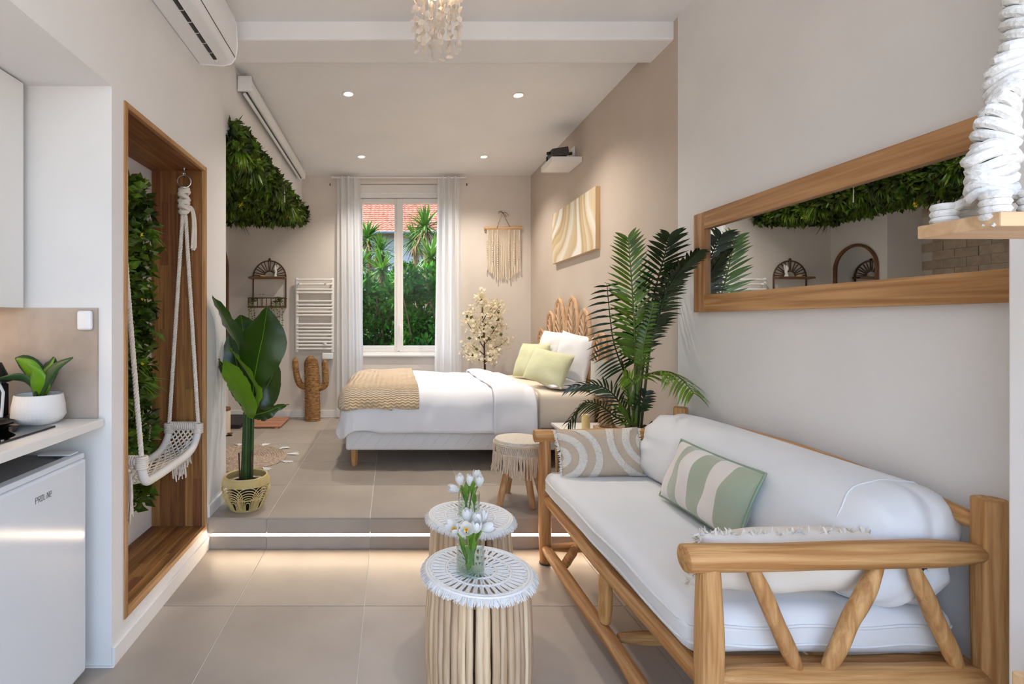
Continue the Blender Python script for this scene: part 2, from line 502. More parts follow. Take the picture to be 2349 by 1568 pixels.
# ---- back wall with window recess
WX0, WX1, WZ1 = -.46, .66, 2.95
b = MB()
b.box(-2.45, WX0, YB, 6.30, ZP - .1, 3.1); b.box(WX1, 1.8, YB, 6.30, ZP - .1, 3.1)
b.box(WX0, WX1, YB, 6.30, WZ1, 3.1)
b.box(WX0, WX1, 6.10, 6.30, ZP - .1, .905); b.box(WX0, WX1, 6.10, 6.30, 2.90, WZ1)
struct(b.build('wall_back', m_back, smooth=False))
# ---- right wall: taupe by the bed, white by the sofa
b = MB(); b.box(XR, 1.8, YS - .02, YB, 0, 3.1)
struct(b.build('wall_right_bed', m_taupe, smooth=False))
b = MB(); b.box(XR - .004, 1.8, YF, YS - .02, 0, 3.1)
struct(b.build('wall_right_sofa', m_wall, smooth=False))
# ---- terrace wall behind the camera, wide open doorway
b = MB(); b.box(-1.9, -1.02, YF - .15, YF, 0, 3.1); b.box(1.58, 1.8, YF - .15, YF, 0, 3.1); b.box(-1.02, 1.58, YF - .15, YF, 2.72, 3.1)
struct(b.build('wall_front', m_wall, smooth=False))
# ---- ceilings and beam
b = MB(); b.box(-2.45, 1.8, 2.95, 6.30, ZC, 3.16)
struct(b.build('ceiling', m_ceil, smooth=False))
b = MB(); b.box(-1.9, 1.8, YF - .15, 2.95, ZF, 3.16)
struct(b.build('ceiling_front', m_ceil, smooth=False))
b = MB(); b.box(XL - .02, XR + .02, 2.93, 3.20, 2.935, 3.06)
o = struct(b.build('trim_1', m_ceil, smooth=False, bevel=.012))
# ---- floors with tiles
def tiles(parent, xs, ys, ztop, mat):
    o0 = Vector(wloc(parent)); g = .0024
    for i in range(len(xs) - 1):
        for j in range(len(ys) - 1):
            t = MB().box(xs[i] + g, xs[i + 1] - g, ys[j] + g, ys[j + 1] - g, ztop - .009, ztop)
            t.build('floor_tile', mat, parent, smooth=False)
TX = [-1.314, -.721, -.128, .465, 1.058, 1.651]
b = MB(); b.box(-1.9, 1.8, YF, YS, -.12, -.003)
fl = struct(b.build('floor', m_grout, smooth=False))
tiles(fl, [-1.75] + TX, [YF, -.025, .56, 1.145, 1.73, 2.315, YS - .001], 0, m_tile)
b = MB(); b.box(-2.45, 1.8, YS + .008, 6.3, -.12, ZP - .003)
pf = struct(b.build('floor_platform', m_grout, smooth=False))
tiles(pf, [-2.45, -1.907] + TX, [YS - .001, 3.48, 4.07, 4.65, 5.24, 5.83, 5.96], ZP, m_tile)
for i in range(len(TX) - 1):           # riser tiles, above and below the light slot
    MB().box(max(TX[i], XL) + .0018, min(TX[i + 1], XR) - .0018, YS, YS + .01, .0, .071).build('riser_tile', m_tile, pf, smooth=False)
    MB().box(max(TX[i], XL) + .0018, min(TX[i + 1], XR) - .0018, YS, YS + .01, .087, ZP - .009).build('riser_tile', m_tile, pf, smooth=False)
ls = thing('step_light', 'thin warm light strip glowing along the tiled step riser', 'light strip', (.3, YS, .072))
MB().box(-1.035, 1.60, YS + .004, YS + .0085, .0735, .0845).build('diffuser', emit('led_warm', (1, .80, .58), LED), ls, smooth=False)
MB().box(XL, XR, YS + .009, YS + .012, .071, .087).build('channel', m_metal, ls, smooth=False)
# ---- baseboards
def bb(name, *bx):
    m = MB()
    for x in bx: m.box(*x)
    return struct(m.build(name, m_trim, smooth=False, bevel=.003))
bb('baseboard_left', (XL, XL + .012, 1.91, YS, 0, .07), (XL, XL + .012, YS, 3.22, ZP, ZP + .07), (-1.76, XL + .012, 1.898, 1.91, 0, .004))
bb('baseboard_back', (-2.29, WX0, YB - .012, YB, ZP, ZP + .085), (WX1, XR, YB - .012, YB, ZP, ZP + .085), (WX0, WX1, 6.088, 6.10, ZP, ZP + .085))
bb('baseboard_right', (XR - .012, XR, YS, YB, ZP, ZP + .07), (XR - .016, XR - .004, YF, YS - .002, 0, .07))

# ---- window
win = bpy.data.objects.new('window_1', None); COL.objects.link(win); win.location = (.1, 6.15, .905); struct(win)
YW = 6.15
def wbox(n, x0, x1, z0, z1, y0=YW - .03, y1=YW + .03, m=m_trim, par=win, bev=.004):
    return MB().box(x0, x1, y0, y1, z0, z1).build(n, m, par, smooth=False, bevel=bev)
wbox('window_frame', WX0, -.415, .905, 2.90, YW - .05, YW + .05)
wbox('window_frame', .615, WX1, .905, 2.90, YW - .05, YW + .05)
wbox('window_frame', -.415, .615, 2.80, 2.90, YW - .05, YW + .05)
wbox('window_frame', -.415, .615, .905, .935, YW - .05, YW + .05)
wbox('window_sill', WX0, WX1, .885, .91, 6.06, 6.12)
for x0, x1 in ((-.412, .075), (.08, .612)):
    s_ = thing('x', 'x', 'x'); s_.name = 'sash'; s_.parent = win
    for k in ('label', 'category'): del s_[k]
    for (a, c, d, e) in ((x0, x0 + .05, .937, 2.795), (x1 - .05, x1, .937, 2.795), (x0 + .05, x1 - .05, .937, 1.012), (x0 + .05, x1 - .05, 2.735, 2.795)):
        wbox('sash_rail', a, c, d, e, YW - .028, YW + .028, par=s_)
    wbox('pane', x0 + .045, x1 - .045, 1.005, 2.74, YW - .004, YW + .004, m_glass, s_, 0)
    s_.location = (0, 0, 0)
wbox('centre_bead', .057, .099, .95, 2.79, YW - .042, YW - .028)
wbox('window_handle', .085, .101, 1.12, 1.27, YW - .075, YW - .055)
wbox('window_handle', .082, .104, 1.225, 1.275, YW - .06, YW - .042)
wbox('roller_box', WX0 + .002, WX1 - .002, 2.84, 2.945, 6.06, 6.102, m_trim)

# ---- open terrace door leaf at the edge of the view
dr = bpy.data.objects.new('door_1', None); COL.objects.link(dr); dr.location = (1.42, .6, 0); struct(dr)
MB().box(1.40, 1.445, .22, 1.150, .01, 2.68).build('door_leaf', m_trim, dr, smooth=False, bevel=.004)

# ================================================================== WOODEN NICHE AND ITS SWING
nic = thing('wooden_niche', 'oak lined wall niche with stave panels framing the rope swing', 'niche', (-1.2, 2.43, NZ0))
T = .024
XF = XL + .006
rnd = random.Random(3)
def staves(axis, u0, u1, l0, l1, mk, n, lmin, lmax):
    w = (u1 - u0) / n
    for i in range(n):
        l = l0
        while l < l1 - 1e-4:
            e = min(l1, l + rnd.uniform(lmin, lmax))
            if l1 - e < .12: e = l1
            mk(u0 + i * w + .0004, u0 + (i + 1) * w - .0004, l + .0004, e - .0004).build('plank', m_oak[axis], nic, smooth=False)
            l = e
XB = NXB + .002
staves('z', XB, XF - .022, NZ0, NZ1, lambda a, c, d, e: MB().box(a, c, NY1 - T, NY1 - .001, d, e), 6, .28, .6)
staves('z', XB, XF - .022, NZ0, NZ1, lambda a, c, d, e: MB().box(a, c, NY0 + .001, NY0 + T, d, e), 6, .28, .6)
staves('y', XB, XF - .022, NY0 + T, NY1 - T, lambda a, c, d, e: MB().box(a, c, d, e, NZ0 + .001, NZ0 + T), 6, .25, .5)
staves('y', XB, XF - .022, NY0 + T, NY1 - T, lambda a, c, d, e: MB().box(a, c, d, e, NZ1 - T, NZ1 - .001), 6, .25, .5)
for (y0, y1, z0, z1, ax) in ((NY0, NY0 + T, NZ0, NZ1, 'z'), (NY1 - T, NY1, NZ0, NZ1, 'z'), (NY0 + T, NY1 - T, NZ0, NZ0 + T, 'y'), (NY0 + T, NY1 - T, NZ1 - T, NZ1, 'y')):
    MB().box(XF - .0215, XF, y0 + .0003, y1 - .0003, z0 + .0003, z1 - .0003).build('edge_board', m_oakframe[ax], nic, smooth=False, bevel=.0015)

def foliage(m_, region, n, size, seed, up=Vector((0, 0, 1)), out=Vector((1, 0, 0)), spread=.9):
    """n leaves scattered by region(rnd) -> point, facing out"""
    r_ = random.Random(seed)
    for i in range(n):
        p = region(r_)
        d = out * r_.uniform(.15, .9) + Vector((r_.gauss(0, spread), r_.gauss(0, spread), r_.gauss(0, spread))) * .8
        s = size * r_.uniform(.6, 1.35)
        sd = Vector((r_.gauss(0, 1), r_.gauss(0, 1), r_.gauss(0, 1)))
        m_.leaf(p, d, sd, s, s * r_.uniform(.2, .34), fold=r_.uniform(-.4, .5), curl=r_.uniform(-.05, .1))
    return m_

# green wall panel at the back of the niche
gp = thing('plant_wall_panel', 'tall artificial green plant panel at the back of the wooden niche', 'plant panel', (-1.34, 2.43, .36))
MB().box(NXB + .001, NXB + .02, 2.11, 2.715, .37, 2.0).build('backing', m_backing, gp, smooth=False)
b = MB()
foliage(b, lambda r: (NXB + .015 + r.random() ** 1.5 * .07, r.uniform(2.10, 2.715), r.uniform(.37, 2.02)), 3600, .062, 11)
b.build('leaves', m_ivy, gp, smooth=False, kind='stuff')
r_ = random.Random(8)
for k in range(26):                      # ferns and grass tufts standing out of the panel
    p = Vector((NXB + .05, r_.uniform(2.2, 2.70), r_.uniform(.45, 1.95)))
    if k == 0: p = Vector((NXB + .04, 2.66, 1.79))
    if k == 1: p = Vector((NXB + .04, 2.60, .55))
    if k == 2: p = Vector((NXB + .04, 2.60, 1.0))
    m_ = MB()
    big = k < 3
    ax = Vector((.7, .5 if big else r_.uniform(-.6, .7), -.25 if big else r_.uniform(-.3, .6))).normalized()
    for q in range(22 if big else 12):
        d = ax + Vector((r_.gauss(0, .25), r_.gauss(0, .3), r_.gauss(0, .35)))
        m_.blade(p, d, (r_.gauss(0, 1), r_.gauss(0, 1), r_.gauss(0, 1)), r_.uniform(.10, .17) if big else r_.uniform(.06, .11), .0035 if big else .007, droop=.3)
    m_.build('fern_tuft', m_fern if k % 3 or big else m_ivy, gp, smooth=False)
for (px, py) in ((335, 430), (314, 540), (300, 690), (330, 1000), (305, 835)):
    c = P(px, py, 2.56); c.x = NXB + .085
    m_ = MB()
    for q in range(6):
        a = q * math.pi / 3
        m_.leaf(c, (.6, math.cos(a), math.sin(a)), (0, -math.sin(a), math.cos(a)), .022, .008)
    m_.build('yellow_flower', m_yellow, gp, smooth=False)

# hanging swing
sw = thing('macrame_swing', 'white rope and wood macrame swing seat hanging inside the wooden niche', 'swing', (-1.15, 2.48, .6))
XFr, XBk = -1.075, -1.235
def rail(x):
    return smoothpts([(x, 2.165, .72), (x, 2.17, .665), (x, 2.205, .607), (x, 2.28, .598), (x, 2.45, .598), (x, 2.64, .604), (x, 2.735, .63), (x, 2.79, .68), (x, 2.80, .735)], 36)
MB().tube(rail(XFr), .019, 12).build('seat_rail', m_ceramic, sw)
MB().tube(rail(XBk), .019, 12).build('seat_rail', m_ceramic, sw)
for y, z in ((2.166, .705), (2.80, .725)):
    MB().tube([(XBk, y, z), (XFr, y, z)], .014, 10).build('cross_bar', m_light_wood['x'], sw)
    m_ = MB()
    for k in range(14):
        x = XBk + .012 + (XFr - XBk - .024) * k / 13
        ring = [(x, y + .019 * math.cos(a), z + .019 * math.sin(a)) for a in [2 * math.pi * q / 10 for q in range(10)]]
        m_.tube(ring, .006, 6, closed=True)
    m_.build('rope_wrap', m_rope, sw)
rc = rail(XFr)
def net(u, v):     # u across, v along the curved rails
    t = .04 + .92 * v
    i = t * (len(rc) - 1); j = min(int(i), len(rc) - 2); f = i - j
    y = rc[j][1] * (1 - f) + rc[j + 1][1] * f; z = rc[j][2] * (1 - f) + rc[j + 1][2] * f
    sag = -.02 * math.sin(math.pi * u) * math.sin(math.pi * v)
    return Vector((XBk + (XFr - XBk) * u, y, z + sag + .004))
m_ = MB()
NC = 6
for s_ in (0, 1):
    for k in range(-16, 7):
        pts = []
        for q in range(0, 25):
            v = q / 24
            u = (k + v * 16) / NC if s_ == 0 else (k + 16 - v * 16) / NC
            if -.001 <= u <= 1.001: pts.append(net(u, v))
        if len(pts) > 1: m_.tube(pts, .0046, 5)
m_.build('netting', m_rope, sw, kind='stuff')
def tassel(par, top, n, L, spread, seed, r=.0035, mat=None, name='tassel'):
    r_ = random.Random(seed); m_ = MB()
    for k in range(n):
        a = Vector((r_.uniform(-spread, spread), r_.uniform(-spread, spread), 0))
        l = L * r_.uniform(.8, 1.05)
        pts = [Vector(top) + a * .4, Vector(top) + a + Vector((r_.gauss(0, .003), r_.gauss(0, .003), -l * .5)), Vector(top) + a * 1.3 + Vector((r_.gauss(0, .005), r_.gauss(0, .005), -l))]
        m_.tube(smoothpts(pts, 5), r, 5)
    return m_.build(name, mat or m_rope, par)
for k, (y, z, L) in enumerate(((2.64, .60, .10), (2.70, .62, .12), (2.76, .65, .11))):
    tassel(sw, (XBk + .11, y, z), 14, L * 1.25, .016, 20 + k)
    tassel(sw, (XBk + .02, y, z), 10, L, .014, 30 + k)
tassel(sw, (XFr - .03, 2.135, .66), 14, .20, .012, 41, .004)
tassel(sw, (XBk + .02, 2.16, .66), 12, .27, .012, 42, .004)
def braid(par, p0, p1, r, name='rope', mat=None, turns=1 / .028, strands=3):
    p0 = Vector(p0); p1 = Vector(p1); d = p1 - p0; L = d.length; d.normalize()
    a = d.orthogonal().normalized(); c = d.cross(a)
    n = int(L / .0065) + 2
    m_ = MB()
    for s_ in range(strands):
        pts = []
        for k in range(n):
            t = L * k / (n - 1)
            th = 2 * math.pi * (t * turns + s_ / strands)
            pts.append(p0 + d * t + (a * math.cos(th) + c * math.sin(th)) * r * .5)
        m_.tube(pts, r * .58, 6)
    return m_.build(name, mat or m_rope, par)
HOOK = {2.80: Vector((-1.155, 2.805, NZ1 - T)), 2.166: Vector((-1.155, 2.12, NZ1 - T))}
for y, hk in HOOK.items():
    m_ = MB(); m_.lathe([(.018, -.004), (.018, 0)], hk, 12); m_.tube([hk, hk + Vector((0, 0, -.025))], .003, 8)
    m_.tube([hk + Vector((0, .012 * math.cos(a), -.03 + .012 * math.sin(a))) for a in [2 * math.pi * q / 14 for q in range(14)]], .003, 6, closed=True)
    m_.build('hook', m_metal, sw)
    rc_ = hk + Vector((0, 0, -.072))
    MB().tube([rc_ + Vector((.034 * math.cos(a), .01 * math.cos(a), .034 * math.sin(a))) for a in [2 * math.pi * q / 28 for q in range(28)]], .0035, 8, closed=True).build('ring', m_metal, sw)
    kn = rc_ + Vector((0, 0, -.034))
    m_ = MB()
    for k in range(7):              # the knot
        zc = kn.z - .012 - k * .02
        ring = [(kn.x + (.020 + .004 * (k % 2)) * math.cos(a), kn.y + .016 * math.sin(a), zc + .010 * math.sin(a + k * 2.1)) for a in [2 * math.pi * q / 14 for q in range(14)]]
        m_.tube(ring, .013, 7, closed=True)
    m_.build('knot', m_rope, sw)
    kb = Vector((kn.x, kn.y, kn.z - .13))
    zt = .735 if y > 2.5 else .72
    for x in (XBk, XFr):
        braid(sw, kb + Vector((.006 if x > -1.1 else -.006, 0, .01)), (x, y, zt + .005), .0108, turns=1 / .045)
        m_ = MB()
        for k in range(6):
            ring = [(x + .023 * math.cos(a), y + .023 * math.sin(a), zt - .045 + k * .009) for a in [2 * math.pi * q / 12 for q in range(12)]]
            m_.tube(ring, .006, 6, closed=True)
        m_.build('rope_wrap', m_rope, sw)
    if y < 2.5: continue
    m_ = MB()                        # loose rope end
    for k in range(7):
        r2 = random.Random(k)
        o_ = Vector((r2.uniform(-.006, .006), r2.uniform(-.006, .006), 0))
        m_.tube(smoothpts([kb + Vector((.0, 0, .03)) + o_, kb + Vector((.035, .01, .02)) + o_, kb + Vector((.05, .012, -.06)) + o_ * 1.3, kb + Vector((.046, .012, -.2 - r2.random() * .02)) + o_ * 2], 12), .005, 5)
    m_.build('rope_tail', m_rope, sw)

# ================================================================== IVY CEILING OF THE ALCOVE
iv = thing('ivy_ceiling_panel', 'lush artificial ivy and fern panel covering the alcove ceiling edge', 'plant panel', (-1.5, 4.6, 2.45))
MB().box(-1.92, XL - .003, 3.235, 5.94, 2.488, 2.499).build('backing', m_backing, iv, smooth=False)
b = MB()
foliage(b, lambda r: (r.uniform(-1.90, -1.03), r.uniform(3.24, 5.93), 2.49 - r.random() ** 1.6 * .055), 7000, .062, 12, out=Vector((0, 0, -1)))
foliage(b, lambda r: (XL + .004 + r.random() ** 1.5 * .055, r.uniform(3.24, 5.93), r.uniform(2.47, 2.60)), 2600, .06, 13, out=Vector((1, 0, 0)))
b.build('leaves', m_ivy, iv, smooth=False, kind='stuff')
r_ = random.Random(4)
for k in range(70):
    p = Vector((r_.uniform(-1.75, -1.04), r_.uniform(3.4, 5.85), 2.47))
    if k < 16: p = Vector((r_.uniform(-1.1, -1.02), r_.uniform(3.4, 5.85), 2.48))
    m_ = MB(); long = k % 6 == 0
    ax = Vector((r_.uniform(-.3, .6), r_.uniform(-.5, .5), -.8)).normalized()
    for q in range(16):
        d = ax + Vector((r_.gauss(0, .4), r_.gauss(0, .4), r_.gauss(0, .2)))
        m_.blade(p, d, (r_.gauss(0, 1), r_.gauss(0, 1), r_.gauss(0, 1)), r_.uniform(.11, .17) if long else r_.uniform(.07, .12), .004 if long else .009, droop=.35)
    m_.build('fern_tuft', m_fern if k % 3 else m_ivy, iv, smooth=False)
for (px, py, Y) in ((658, 498, 5.3), (667, 497, 5.3), (519, 307, 3.3), (553, 470, 4.4), (640, 430, 4.9)):
    c = P(px, py, Y); m_ = MB(); c.x = max(min(c.x, -.99), -1.7)
    for q in range(6):
        a = q * math.pi / 3
        m_.leaf(c, (math.cos(a), -.4, math.sin(a)), (0, 1, 0), .03, .011)
    m_.build('yellow_flower', m_yellow, iv, smooth=False)

# ================================================================== SOFT GOODS HELPERS
def pillow_mesh(w, h, t, seed=0, nu=28, nv=22, ear=.05, wr=.006, flange=0, disp=None):
    """pillow in its own space: x along w, y along h, z thickness"""
    m_ = MB()
    for sg in (1, -1):
        def f(u, v):
            a = u * 2 - 1; c = v * 2 - 1
            # pull the middle of each side inwards, keep the corners
            x = a * w / 2 * (1 - ear * (1 - a * a) * 0 - ear * (1 - c * c) * abs(a) ** 3 * -0 - ear * (1 - (c * c)) * (abs(a) ** 2))
            y = c * h / 2 * (1 - ear * (1 - (a * a)) * (abs(c) ** 2))
            e = max(0, (1 - abs(a) ** 2.6)) * max(0, (1 - abs(c) ** 2.6))
            z = sg * t / 2 * e ** .55
            z += wr * noise.noise(Vector((x * 9 + seed, y * 9, sg * 3 + seed))) * (e ** .3) * 1.2
            if disp: z += sg * disp(x, y)
            return (x, y, z)
        g = MB().grid(f, nu, nv)
        if sg < 0: g.f = [q[::-1] for q in g.f]
        m_.add(g.v, g.f)
    return m_

def place(o, c, xa, ya):
    """put object o (local frame) at c with local x along xa and local y close to ya"""
    X = Vector(xa).normalized(); Y = Vector(ya); Y = (Y - X * Y.dot(X)).normalized(); Z = X.cross(Y)
    m = Matrix((X, Y, Z)).transposed().to_4x4(); m.translation = Vector(c)
    o.matrix_world = m
    return o

def pillow(name, label, mat, p00, p10, p01, t, seed=0, sx=1, sy=1, group=None, cat='pillow', piping=None, disp=None, nu=28, nv=22, ear=.05, wr=.006):
    p00 = Vector(p00); p10 = Vector(p10); p01 = Vector(p01)
    w = (p10 - p00).length * sx; h = (p01 - p00).length * sy
    c = p00 + (p10 - p00) / 2 + (p01 - p00) / 2
    root = thing(name, label, cat, (0, 0, 0), group)
    m_ = pillow_mesh(w, h, t, seed, ear=ear, disp=disp, nu=nu, nv=nv, wr=wr)
    o = m_.build('cover', mat, root, local=True, merge=True, angle=80)
    o.parent = root
    if piping:
        pts = []
        for k in range(80):
            q = k / 80 * 4; s_ = int(q); f = q - s_
            a, d = ((-1 + 2 * f, -1), (1, -1 + 2 * f), (1 - 2 * f, 1), (-1, 1 - 2 * f))[s_]
            x = a * w / 2 * (1 - ear * (1 - d * d) * a * a); y = d * h / 2 * (1 - ear * (1 - a * a) * d * d)
            pts.append((x, y, 0))
        pp = MB().tube(pts, .005, 6, closed=True).build('piping', piping, root, local=True)
    place(root, c, p10 - p00, p01 - p00)
    return root, w, h

def drape_pt(a, c, x0, x1, y0, y1, r, top, dmax, seed=0, wr=.012):
    """flat cloth point (a,c) laid over a rounded bed top x0..x1, y0..y1"""
    ix = min(max(a, x0 + r), x1 + 9); iy = min(max(c, y0 + r), y1 - r)
    d = Vector((a - ix, c - iy, 0)); L = min(d.length, dmax)
    n = d.normalized() if d.length > 1e-9 else Vector((0, 0, 0))
    if L < r * math.pi / 2:
        th = L / r; q = Vector((ix, iy, top)) + n * (r * math.sin(th)) + Vector((0, 0, -r * (1 - math.cos(th))))
    else:
        ex = L - r * math.pi / 2
        q = Vector((ix, iy, top - r)) + n * (r + .04 * ex * math.sin(ex * 9)) + Vector((0, 0, -ex))
    w = wr * noise.noise(Vector((a * 3 + seed, c * 3, seed))) + wr * .5 * noise.noise(Vector((a * 8 + seed, c * 6, seed + 5)))
    hang = min(1, L / (r * math.pi / 2))
    q += n * (w * 1.6 * hang) + Vector((0, 0, w * (1 - hang)))
    return q

# ================================================================== LOG SOFA
def log(p0, p1, r, seed=0, taper=.72, ends=.16, n=16, seg=22, wob=.006, bow=(0, 0, 0)):
    p0 = Vector(p0); p1 = Vector(p1); L = (p1 - p0).length
    pts = []; rs = []
    for k in range(seg):
        t = k / (seg - 1)
        p = p0.lerp(p1, t) + Vector(bow) * math.sin(math.pi * t)
        s_ = math.sin(math.pi * t)
        p = p + Vector((nz((t * 3, seed, 1), 1, seed), nz((t * 3, seed, 7), 1, seed), nz((t * 3, seed, 13), 1, seed))) * (wob * s_)
        tp_ = taper if not isinstance(taper, tuple) else taper[0 if t < .5 else 1]
        e = min(t, 1 - t) / ends if ends else 1
        q = tp_ + (1 - tp_) * (1 - (1 - min(1, e)) ** 2) if tp_ < 1 else 1
        pts.append(p); rs.append(r * q * (1 + .06 * nz((t * 5, 3, seed), 1, seed)))
    # eased end caps
    d = (p1 - p0).normalized()
    pts = [p0 - d * .003] + pts + [p1 + d * .003]; rs = [rs[0] * .86] + rs + [rs[-1] * .86]
    return MB().tube(pts, rs, n)

sf = thing('log_sofa', 'rustic sofa frame of honey coloured peeled logs with slanted braces', 'sofa', (1.2, 2.0, 0))
SY0, SY1 = 1.315, 2.725                 # near and far end frames
FX, BX = .822, 1.555
def lg(name, p0, p1, r, ax, seed, **k):
    return log(p0, p1, r, seed, **k).build(name, m_log[ax], sf, angle=60)
i = 0
for y in (SY0, SY1):
    lg('front_post', (FX, y, 0.002), (FX, y, .665), .034, 'z', 1 + i, taper=.78, ends=.3, wob=.004)
    lg('back_post', (BX, y, 0.002), (BX, y, .838), .036, 'z', 3 + i, taper=.98, wob=.004)
    lg('armrest', (FX - .062, y, .686), (BX - .015, y, .700), .035, 'x', 5 + i, taper=(1, .55), ends=.22) if y == SY0 else \
        lg('armrest', (FX - .055, y, .686), (BX - .015, y, .700), .034, 'x', 5 + i, taper=(1, .6), ends=.22)
    lg('seat_support', (FX + .02, y + (.07 if y == SY0 else -.07), .365), (BX - .02, y + (.07 if y == SY0 else -.07), .365), .022, 'x', 8 + i, taper=.8, ends=.1)
    lg('end_rail', (FX + .02, y, .368), (BX - .02, y, .374), .037, 'x', 7 + i, taper=.7, ends=.12)
    lg('lower_end_rail', (FX + .025, y, .085), (BX - .025, y, .09), .026, 'x', 9 + i, taper=.6, ends=.25)
    for k, (xa, xb) in enumerate((((1722 - 900) * SY0 / F, (1830 - 900) * SY0 / F), ((2015 - 900) * SY0 / F, (1895 - 900) * SY0 / F), ((2092 - 900) * SY0 / F, (2200 - 900) * SY0 / F))):
        lg('end_brace', (xa, y, .668), (xb, y, .392), .020, 'z', 11 + k + i, taper=.66, ends=.25, wob=.004)
    i += 20
lg('front_rail', (FX + .01, SY0, .352), (FX + .01, SY1, .352), .030, 'y', 51, taper=.75, ends=.08, bow=(0, 0, -.012))
lg('back_rail', (BX, SY0, .36), (BX, SY1, .36), .030, 'y', 52, taper=.75, ends=.08)
lg('top_rail', (BX, SY0, .765), (BX, SY1, .765), .026, 'y', 53, taper=.6, ends=.10, bow=(0, 0, .045))
lg('front_stretcher', (FX, SY0, .105), (FX, SY1, .085), .029, 'y', 54, taper=.6, ends=.08, wob=.03, bow=(-.012, 0, .02))
lg('back_stretcher', (BX, SY0, .09), (BX, SY1, .09), .027, 'y', 55, taper=.6, ends=.08)
lg('middle_support', (FX + .004, 1.965, .135), (FX + .008, 1.965, .338), .026, 'z', 56, taper=.8, ends=.3)
lg('middle_support', (BX, 1.965, .105), (BX, 1.965, .35), .026, 'z', 57, taper=.8, ends=.3)
lg('cross_stretcher', (FX + .03, 1.90, .115), (BX - .02, 1.90, .095), .026, 'x', 58, taper=.62, ends=.22)
lg('corner_brace', (FX + .012, 2.47, .10), (FX + .16, 2.705, .10), .022, 'y', 59, taper=.6, ends=.3)
lg('corner_brace', (FX + .012, 1.55, .10), (FX + .16, 1.335, .10), .022, 'y', 60, taper=.6, ends=.3)
for k in range(6):
    y = 1.48 + k * .215
    MB().box(FX + .03, BX - .02, y - .03, y + .03, .372, .386).build('seat_slat', m_log['x'], sf, smooth=False, bevel=.003)
for y in (SY0, SY1):
    for x in (FX, BX):
        MB().lathe([(.030, 0), (.032, .006)], (x, y, 0.0005), 14).build('foot_pad', m_grey, sf)

# seat mattress
def wrinkle(s, a):
    def f(p):
        w = a * noise.noise(Vector((p.x * s, p.y * s, p.z * s)))
        return p + Vector((0, 0, w)) if abs(p.z) > .02 else p + Vector((w, w, 0))
    return f
st = thing('seat_cushion', 'long white cotton seat mattress lying on the log sofa', 'cushion', (1.17, 2.02, .386))
b = MB().roundbox((1.168, 2.02, .386 + .066), (.372, .655, .065), .05, 12, wrinkle(4, .008))
b.build('cover', m_white, st, merge=True, angle=70)
loop = []
for k in range(100):
    q = k / 100 * 4; s_ = int(q); f = q - s_
    a, d = ((-1 + 2 * f, -1), (1, -1 + 2 * f), (1 - 2 * f, 1), (-1, 1 - 2 * f))[s_]
    dd = Vector((a * .372, d * .655, 0)); qx = max(-.322, min(.322, dd.x)); qy = max(-.605, min(.605, dd.y))
    e = Vector((dd.x - qx, dd.y - qy, 0)); e = e.normalized() * .049 if e.length > 0 else e
    loop.append((1.168 + qx + e.x, 2.02 + qy + e.y, .386 + .064 + .004 * math.sin(k * .7)))
for dz in (-.024, .026):
    MB().tube([(x, y, z + dz) for x, y, z in loop], .0045, 6, closed=True).build('piping', m_white, st)
# back bolster
def bol(p):
    q = Vector(p)
    q.x += .05 * (q.z / .17)                        # leans back
    w = .016 * noise.noise(Vector((p.x * 3, p.y * 2.2, p.z * 3 + 4))) + .006 * noise.noise(Vector((p.x * 9, p.y * 6, p.z * 7)))
    q += Vector((-w, 0, w * .6))
    e = max(0, abs(p.y) - .40) / .26
    fo = .009 * math.sin(math.atan2(p.z, p.x) * 11 + 2 * math.sin(p.y * 9)) * min(1, e) ** 1.5
    q += Vector((p.x, 0, p.z)).normalized() * fo if e > 0 else Vector((0, 0, 0))
    q.z -= .02 * e * e
    return q
bk = thing('back_cushion', 'big rounded white bolster leaning along the sofa back', 'cushion', (1.4, 2.02, .52))
b = MB().roundbox((1.408, 2.010, .520 + .160), (.140, .665, .160), .105, 22, bol)
b.build('cover', m_white, bk, merge=True, angle=80)
for y0 in (-.545,):
    ring = []
    for k in range(48):
        a = 2 * math.pi * k / 48
        q = Vector((.035 * max(-1, min(1, 3 * math.cos(a))), 0, .055 * max(-1, min(1, 3 * math.sin(a)))))
        p = q + Vector((math.cos(a), 0, math.sin(a))) * .106; p.y = y0 + .03 * math.sin(a)
        ring.append(Vector((1.408, 2.010, .680)) + bol(p))
    MB().tube(ring, .0028, 6, closed=True).build('seam', m_white, bk)

# cushions on the sofa
m_stripe, n_, l_, b_ = newmat('striped_velvet')
tc = n_.new('ShaderNodeTexCoord'); sp = n_.new('ShaderNodeSeparateXYZ'); mr = n_.new('ShaderNodeMapRange'); cr = n_.new('ShaderNodeValToRGB')
l_.new(tc.outputs['Object'], sp.inputs[0]); l_.new(sp.outputs[0], mr.inputs[0])
mr.inputs['From Min'].default_value = -.27; mr.inputs['From Max'].default_value = .27
l_.new(mr.outputs[0], cr.inputs[0]); cr.color_ramp.interpolation = 'CONSTANT'
G1, C1 = lin((168, 173, 146)), lin((228, 218, 208))
els = cr.color_ramp.elements; els[0].position = 0; els[0].color = C1; els[1].position = .20; els[1].color = G1
for pos, c in ((.345, C1), (.475, G1), (.62, C1), (.785, G1)):
    e = els.new(pos); e.color = c
l_.new(cr.outputs[0], b_.inputs['Base Color']); b_.inputs['Roughness'].default_value = .85; b_.inputs['Sheen Weight'].default_value = .5
b_.inputs['Specular IOR Level'].default_value = .1
tn = n_.new('ShaderNodeTexNoise'); tn.inputs['Scale'].default_value = 18; bp = n_.new('ShaderNodeBump'); bp.inputs['Strength'].default_value = .25; bp.inputs['Distance'].default_value = .01
